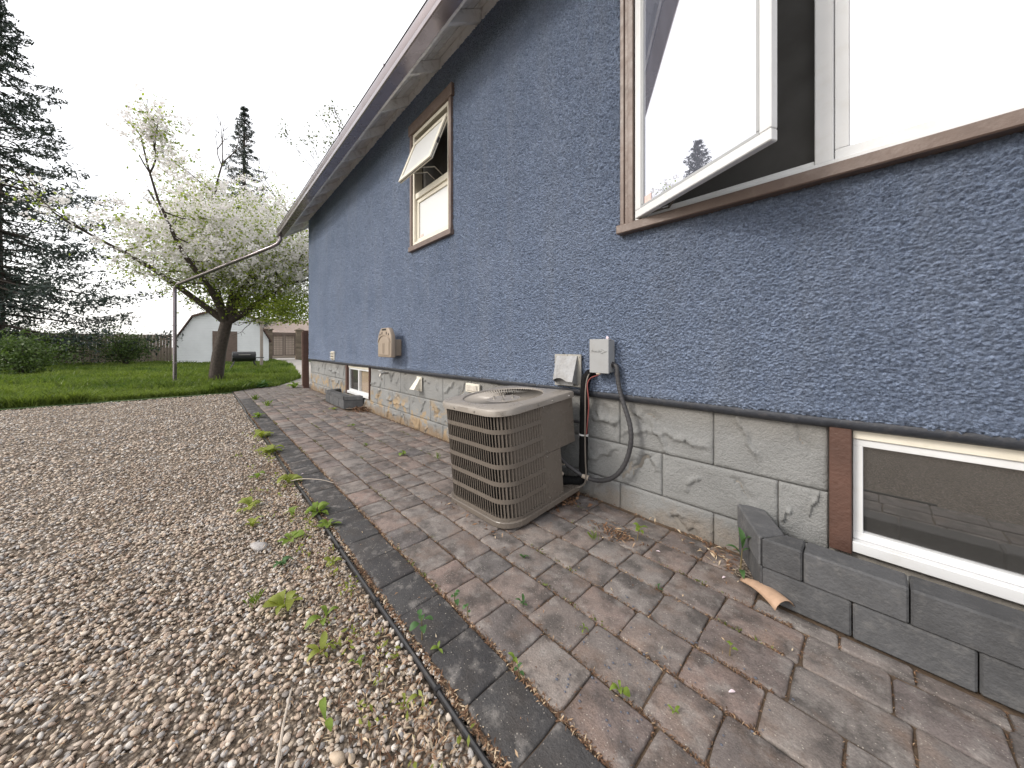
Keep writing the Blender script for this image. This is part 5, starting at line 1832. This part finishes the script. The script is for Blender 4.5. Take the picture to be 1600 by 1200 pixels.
for i, (lb, a, b, kd, sz, nn, mt_) in enumerate(WE):
    weed(lb, a, b, kd, sz, nn, mt_, z_=0 if b > .54 else -.012, seed=100 + i)

# moss and tiny sprouts in the joints
P = []
for ri, yj in enumerate(rows[:-1]):
    for k in range(150):
        xx = -.2 - 9.6 * random.random() ** 1.1
        if math.sin(xx * 3.1 + ri * 2) + math.sin(xx * 7.7 + ri) > .75:
            for j in range(random.randint(3, 7)):
                P.append((xx + random.gauss(0, .012), yj + random.gauss(0, .006), random.uniform(.0, .012)))
P = np.array(P)
V, F = cards(P, rng.uniform(.006, .016, len(P)), .6)
tag(np_mesh('joint_moss', V, F, leaf_mat('moss_green', (0.09, 0.12, 0.03), (0.16, 0.17, 0.05), 0.2, None)), kind='stuff')

# seedlings too small to count, along the edging
P = []
for k in range(70):
    a, b = -.7 - 4.5 * random.random() ** 1.3, .50 - abs(random.gauss(0, .10))
    for j in range(random.randint(3, 7)):
        P.append((a + random.gauss(0, .014), b + random.gauss(0, .014), random.uniform(-.005, .022)))
P = np.array(P)
V, F = cards(P, rng.uniform(.012, .030, len(P)), .4)
tag(np_mesh('seedlings', V, F, M['weed_yel']), kind='stuff')

# dry litter: flakes and needles
def flakes(P, L, Wd, flat=.35):
    n_ = len(P)
    a = rng.uniform(0, 2 * np.pi, n_)
    tl = rng.normal(0, flat, n_)
    ro = rng.normal(0, flat, n_)
    ux = np.stack([np.cos(a) * np.cos(tl), np.sin(a) * np.cos(tl), np.sin(tl)], 1)
    sx = np.stack([-np.sin(a) * np.cos(ro), np.cos(a) * np.cos(ro), np.sin(ro)], 1)
    L = np.asarray(L)[:, None] * .5
    Wd = np.asarray(Wd)[:, None] * .5
    up = np.array([[0, 0, 1.]])
    cu = rng.uniform(-.15, .5, (n_, 1)) * L
    V = np.stack([P - ux * L, P - sx * Wd + up * cu, P + ux * L, P + sx * Wd + up * cu], 1)
    return V.reshape(-1, 3), np.arange(n_ * 4).reshape(n_, 4)
pts, Ls, Ws, Tn = [], [], [], []
def scatter(n_, fx, fy, fz, l0, l1, w0, w1, t0, t1):
    for _ in range(n_):
        pts.append((fx(), fy(), fz()))
        Ls.append(random.uniform(l0, l1)); Ws.append(random.uniform(w0, w1)); Tn.append(random.uniform(t0, t1))
def near(): return -.2 - 5.5 * random.random() ** 1.5
random.seed(5)
scatter(3800, near, lambda: .745 + random.gauss(0, .008), lambda: random.uniform(-.010, .003), .008, .026, .0015, .005, 0, .9)
scatter(2400, lambda: -.6 - 6 * random.random() ** 1.4, lambda: .551 + random.gauss(0, .007), lambda: random.uniform(-.012, .004), .008, .028, .002, .007, 0, 1)
for yj in rows[1:-1]:
    scatter(1500, near, lambda: yj + random.gauss(0, .0055), lambda: random.uniform(-.007, .002), .006, .022, .0012, .004, 0, .8)
for p in PAV[:190]:
    if not p[4]:
        scatter(14, lambda: p[0] + p[2] + .004 + random.gauss(0, .0045), lambda: p[1] + random.uniform(-1, 1) * p[3], lambda: random.uniform(-.007, .001), .006, .018, .0012, .004, 0, .75)
scatter(260, lambda: -.15 - 4 * random.random() ** 1.3, lambda: random.uniform(.57, 1.95), lambda: .004, .006, .02, .002, .006, .2, 1)
scatter(2600, lambda: -.50 - 3.2 * random.random() ** 1.3, lambda: .50 - abs(random.gauss(0, .13)), lambda: random.uniform(-.012, .008), .008, .034, .002, .007, 0, 1)
scatter(7500, lambda: -.45 - 4 * random.random() ** 1.2, lambda: random.uniform(-.5, .5), lambda: random.uniform(-.014, .004), .008, .028, .0012, .0045, 0, 1)
scatter(420, lambda: random.uniform(-5, -.4), lambda: 1.975 - abs(random.gauss(0, .03)), lambda: random.uniform(0, .012), .010, .035, .003, .010, 0, .9)
scatter(130, lambda: -.42 + random.gauss(0, .10), lambda: 1.87 + random.gauss(0, .06), lambda: random.uniform(.003, .012), .015, .05, .004, .012, .3, 1)
scatter(160, lambda: -.97 + random.gauss(0, .07), lambda: 1.68 + random.gauss(0, .03), lambda: random.uniform(.003, .012), .015, .05, .004, .012, .1, .8)
scatter(260, lambda: -5.62 + random.gauss(0, .13), lambda: 1.90 + random.gauss(0, .06), lambda: random.uniform(.003, .05), .02, .06, .012, .03, 0, .6)
scatter(170, lambda: -1.40 + random.gauss(0, .05), lambda: 1.80 + random.gauss(0, .06), lambda: random.uniform(.003, .05), .02, .05, .01, .025, 0, .6)
scatter(30, lambda: random.uniform(-2.05, -1.35), lambda: 1.20 + random.gauss(0, .03), lambda: .006, .012, .04, .004, .014, 0, .8)
P = np.array(pts)
V, F = flakes(P, np.array(Ls), np.array(Ws))
tag(np_mesh('leaf_litter', V, F, M['litter'], tint=np.repeat(np.array(Tn), 4)), kind='stuff')
# dark chips strewn over the near pavers
random.seed(9)
V0, F0 = ico(1)
Vs, Fs = [], []
for k in range(85):
    a, b = -.15 - .55 * random.random(), random.uniform(.80, 1.3)
    s_ = random.uniform(.0025, .0055)
    Vs.append(V0 * np.array([s_, s_ * .7, s_ * .6]) + np.array([a, b, .003]))
    Fs.append(F0 + k * len(V0))
tag(np_mesh('dark_chips', np.concatenate(Vs), np.concatenate(Fs), plain('blue_black_chip', (0.09, 0.10, 0.13), 0.6, 0.3, 200)), kind='stuff')

# ------------------------------------------------------------------ odds and ends on the ground
m = MB()
NP = 8
for i in range(NP + 1):
    f = i / NP
    c_ = Vector((-.385 + .16 * f, 1.755 - .10 * f, .012 + .03 * math.sin(f * 2.4)))
    wd = .016 + .026 * f
    for k in range(7):
        a = -1.3 + 2.6 * k / 6
        m.v.append((c_.x + wd * math.sin(a) * .6, c_.y + wd * math.sin(a), c_.z + wd * (math.cos(a) - .4)))
for i in range(NP):
    for k in range(6):
        m.f.append((i * 7 + k, i * 7 + k + 1, (i + 1) * 7 + k + 1, (i + 1) * 7 + k))
o = m.build('dry_husk', M['cardboard'], smooth=True)
o.modifiers.new('skin', 'SOLIDIFY').thickness = .0015
tag(o, 'curled tan dry leaf husk lying beside the near window well', 'dry leaf')
for lb, a, b, yw in (('pinkish petal lying on the pavers right of the broad leaved seedling', -.742, 1.69, .4), ('pinkish petal lying on the paver by the near window well', -.452, 1.71, 1.2), ('pale petal on the pavers near the bottom right', -.29, 1.16, .9), ('pale petal on the dark border pavers far along', -3.15, .60, 2.0)):
    me = leaf_mesh(.022, .0055, .25, .4, 5)
    me.name = 'petal'
    me.materials.append(M['petal'])
    o = link('petal', me)
    o.location = (a, b, .004)
    o.rotation_euler = (0, 0, yw)
    tag(o, lb, 'petal', 'fallen petals')
tag(MB().tube([(-1.205, .205, .0), (-1.16, .19, .012), (-1.09, .165, .010), (-1.0, .14, .012), (-.93, .115, .01)], [.002, .003, .0035, .0042, .0045], 6).build('dry_stick', M['stick'], smooth=True),
    'long pale dry stick lying on the gravel at the bottom left', 'stick')
tag(MB().tube(spline([(-3.0, .50, .02), (-2.9, .56, .05), (-2.80, .66, .045), (-2.74, .73, .02)], 4), .003, 5).build('dry_stalk', M['stick'], smooth=True),
    'pale dry grass stalk lying across the dark border pavers', 'stalk')
for lb, a, b, s_ in (('flat pale grey stone on the gravel left of the weeds', -2.19, .225, .050), ('large tan pebble on the gravel near the dry stick', -.926, .255, .022)):
    V0, F0 = ico(2)
    o = np_mesh('flat_stone', V0 * np.array([s_, s_ * .6, max(.012, s_ * .25)]) * (1 + .1 * np.sin(V0[:, :1] * 4)), F0, M['flatstone'] if s_ > .03 else plain('tan_pebble', (0.44, 0.35, 0.26), 0.7, 0.15, 60), smooth=True)
    o.location = (a, b, -.006)
    o.rotation_euler = (.05, .1, .6)
    tag(o, lb, 'stone')
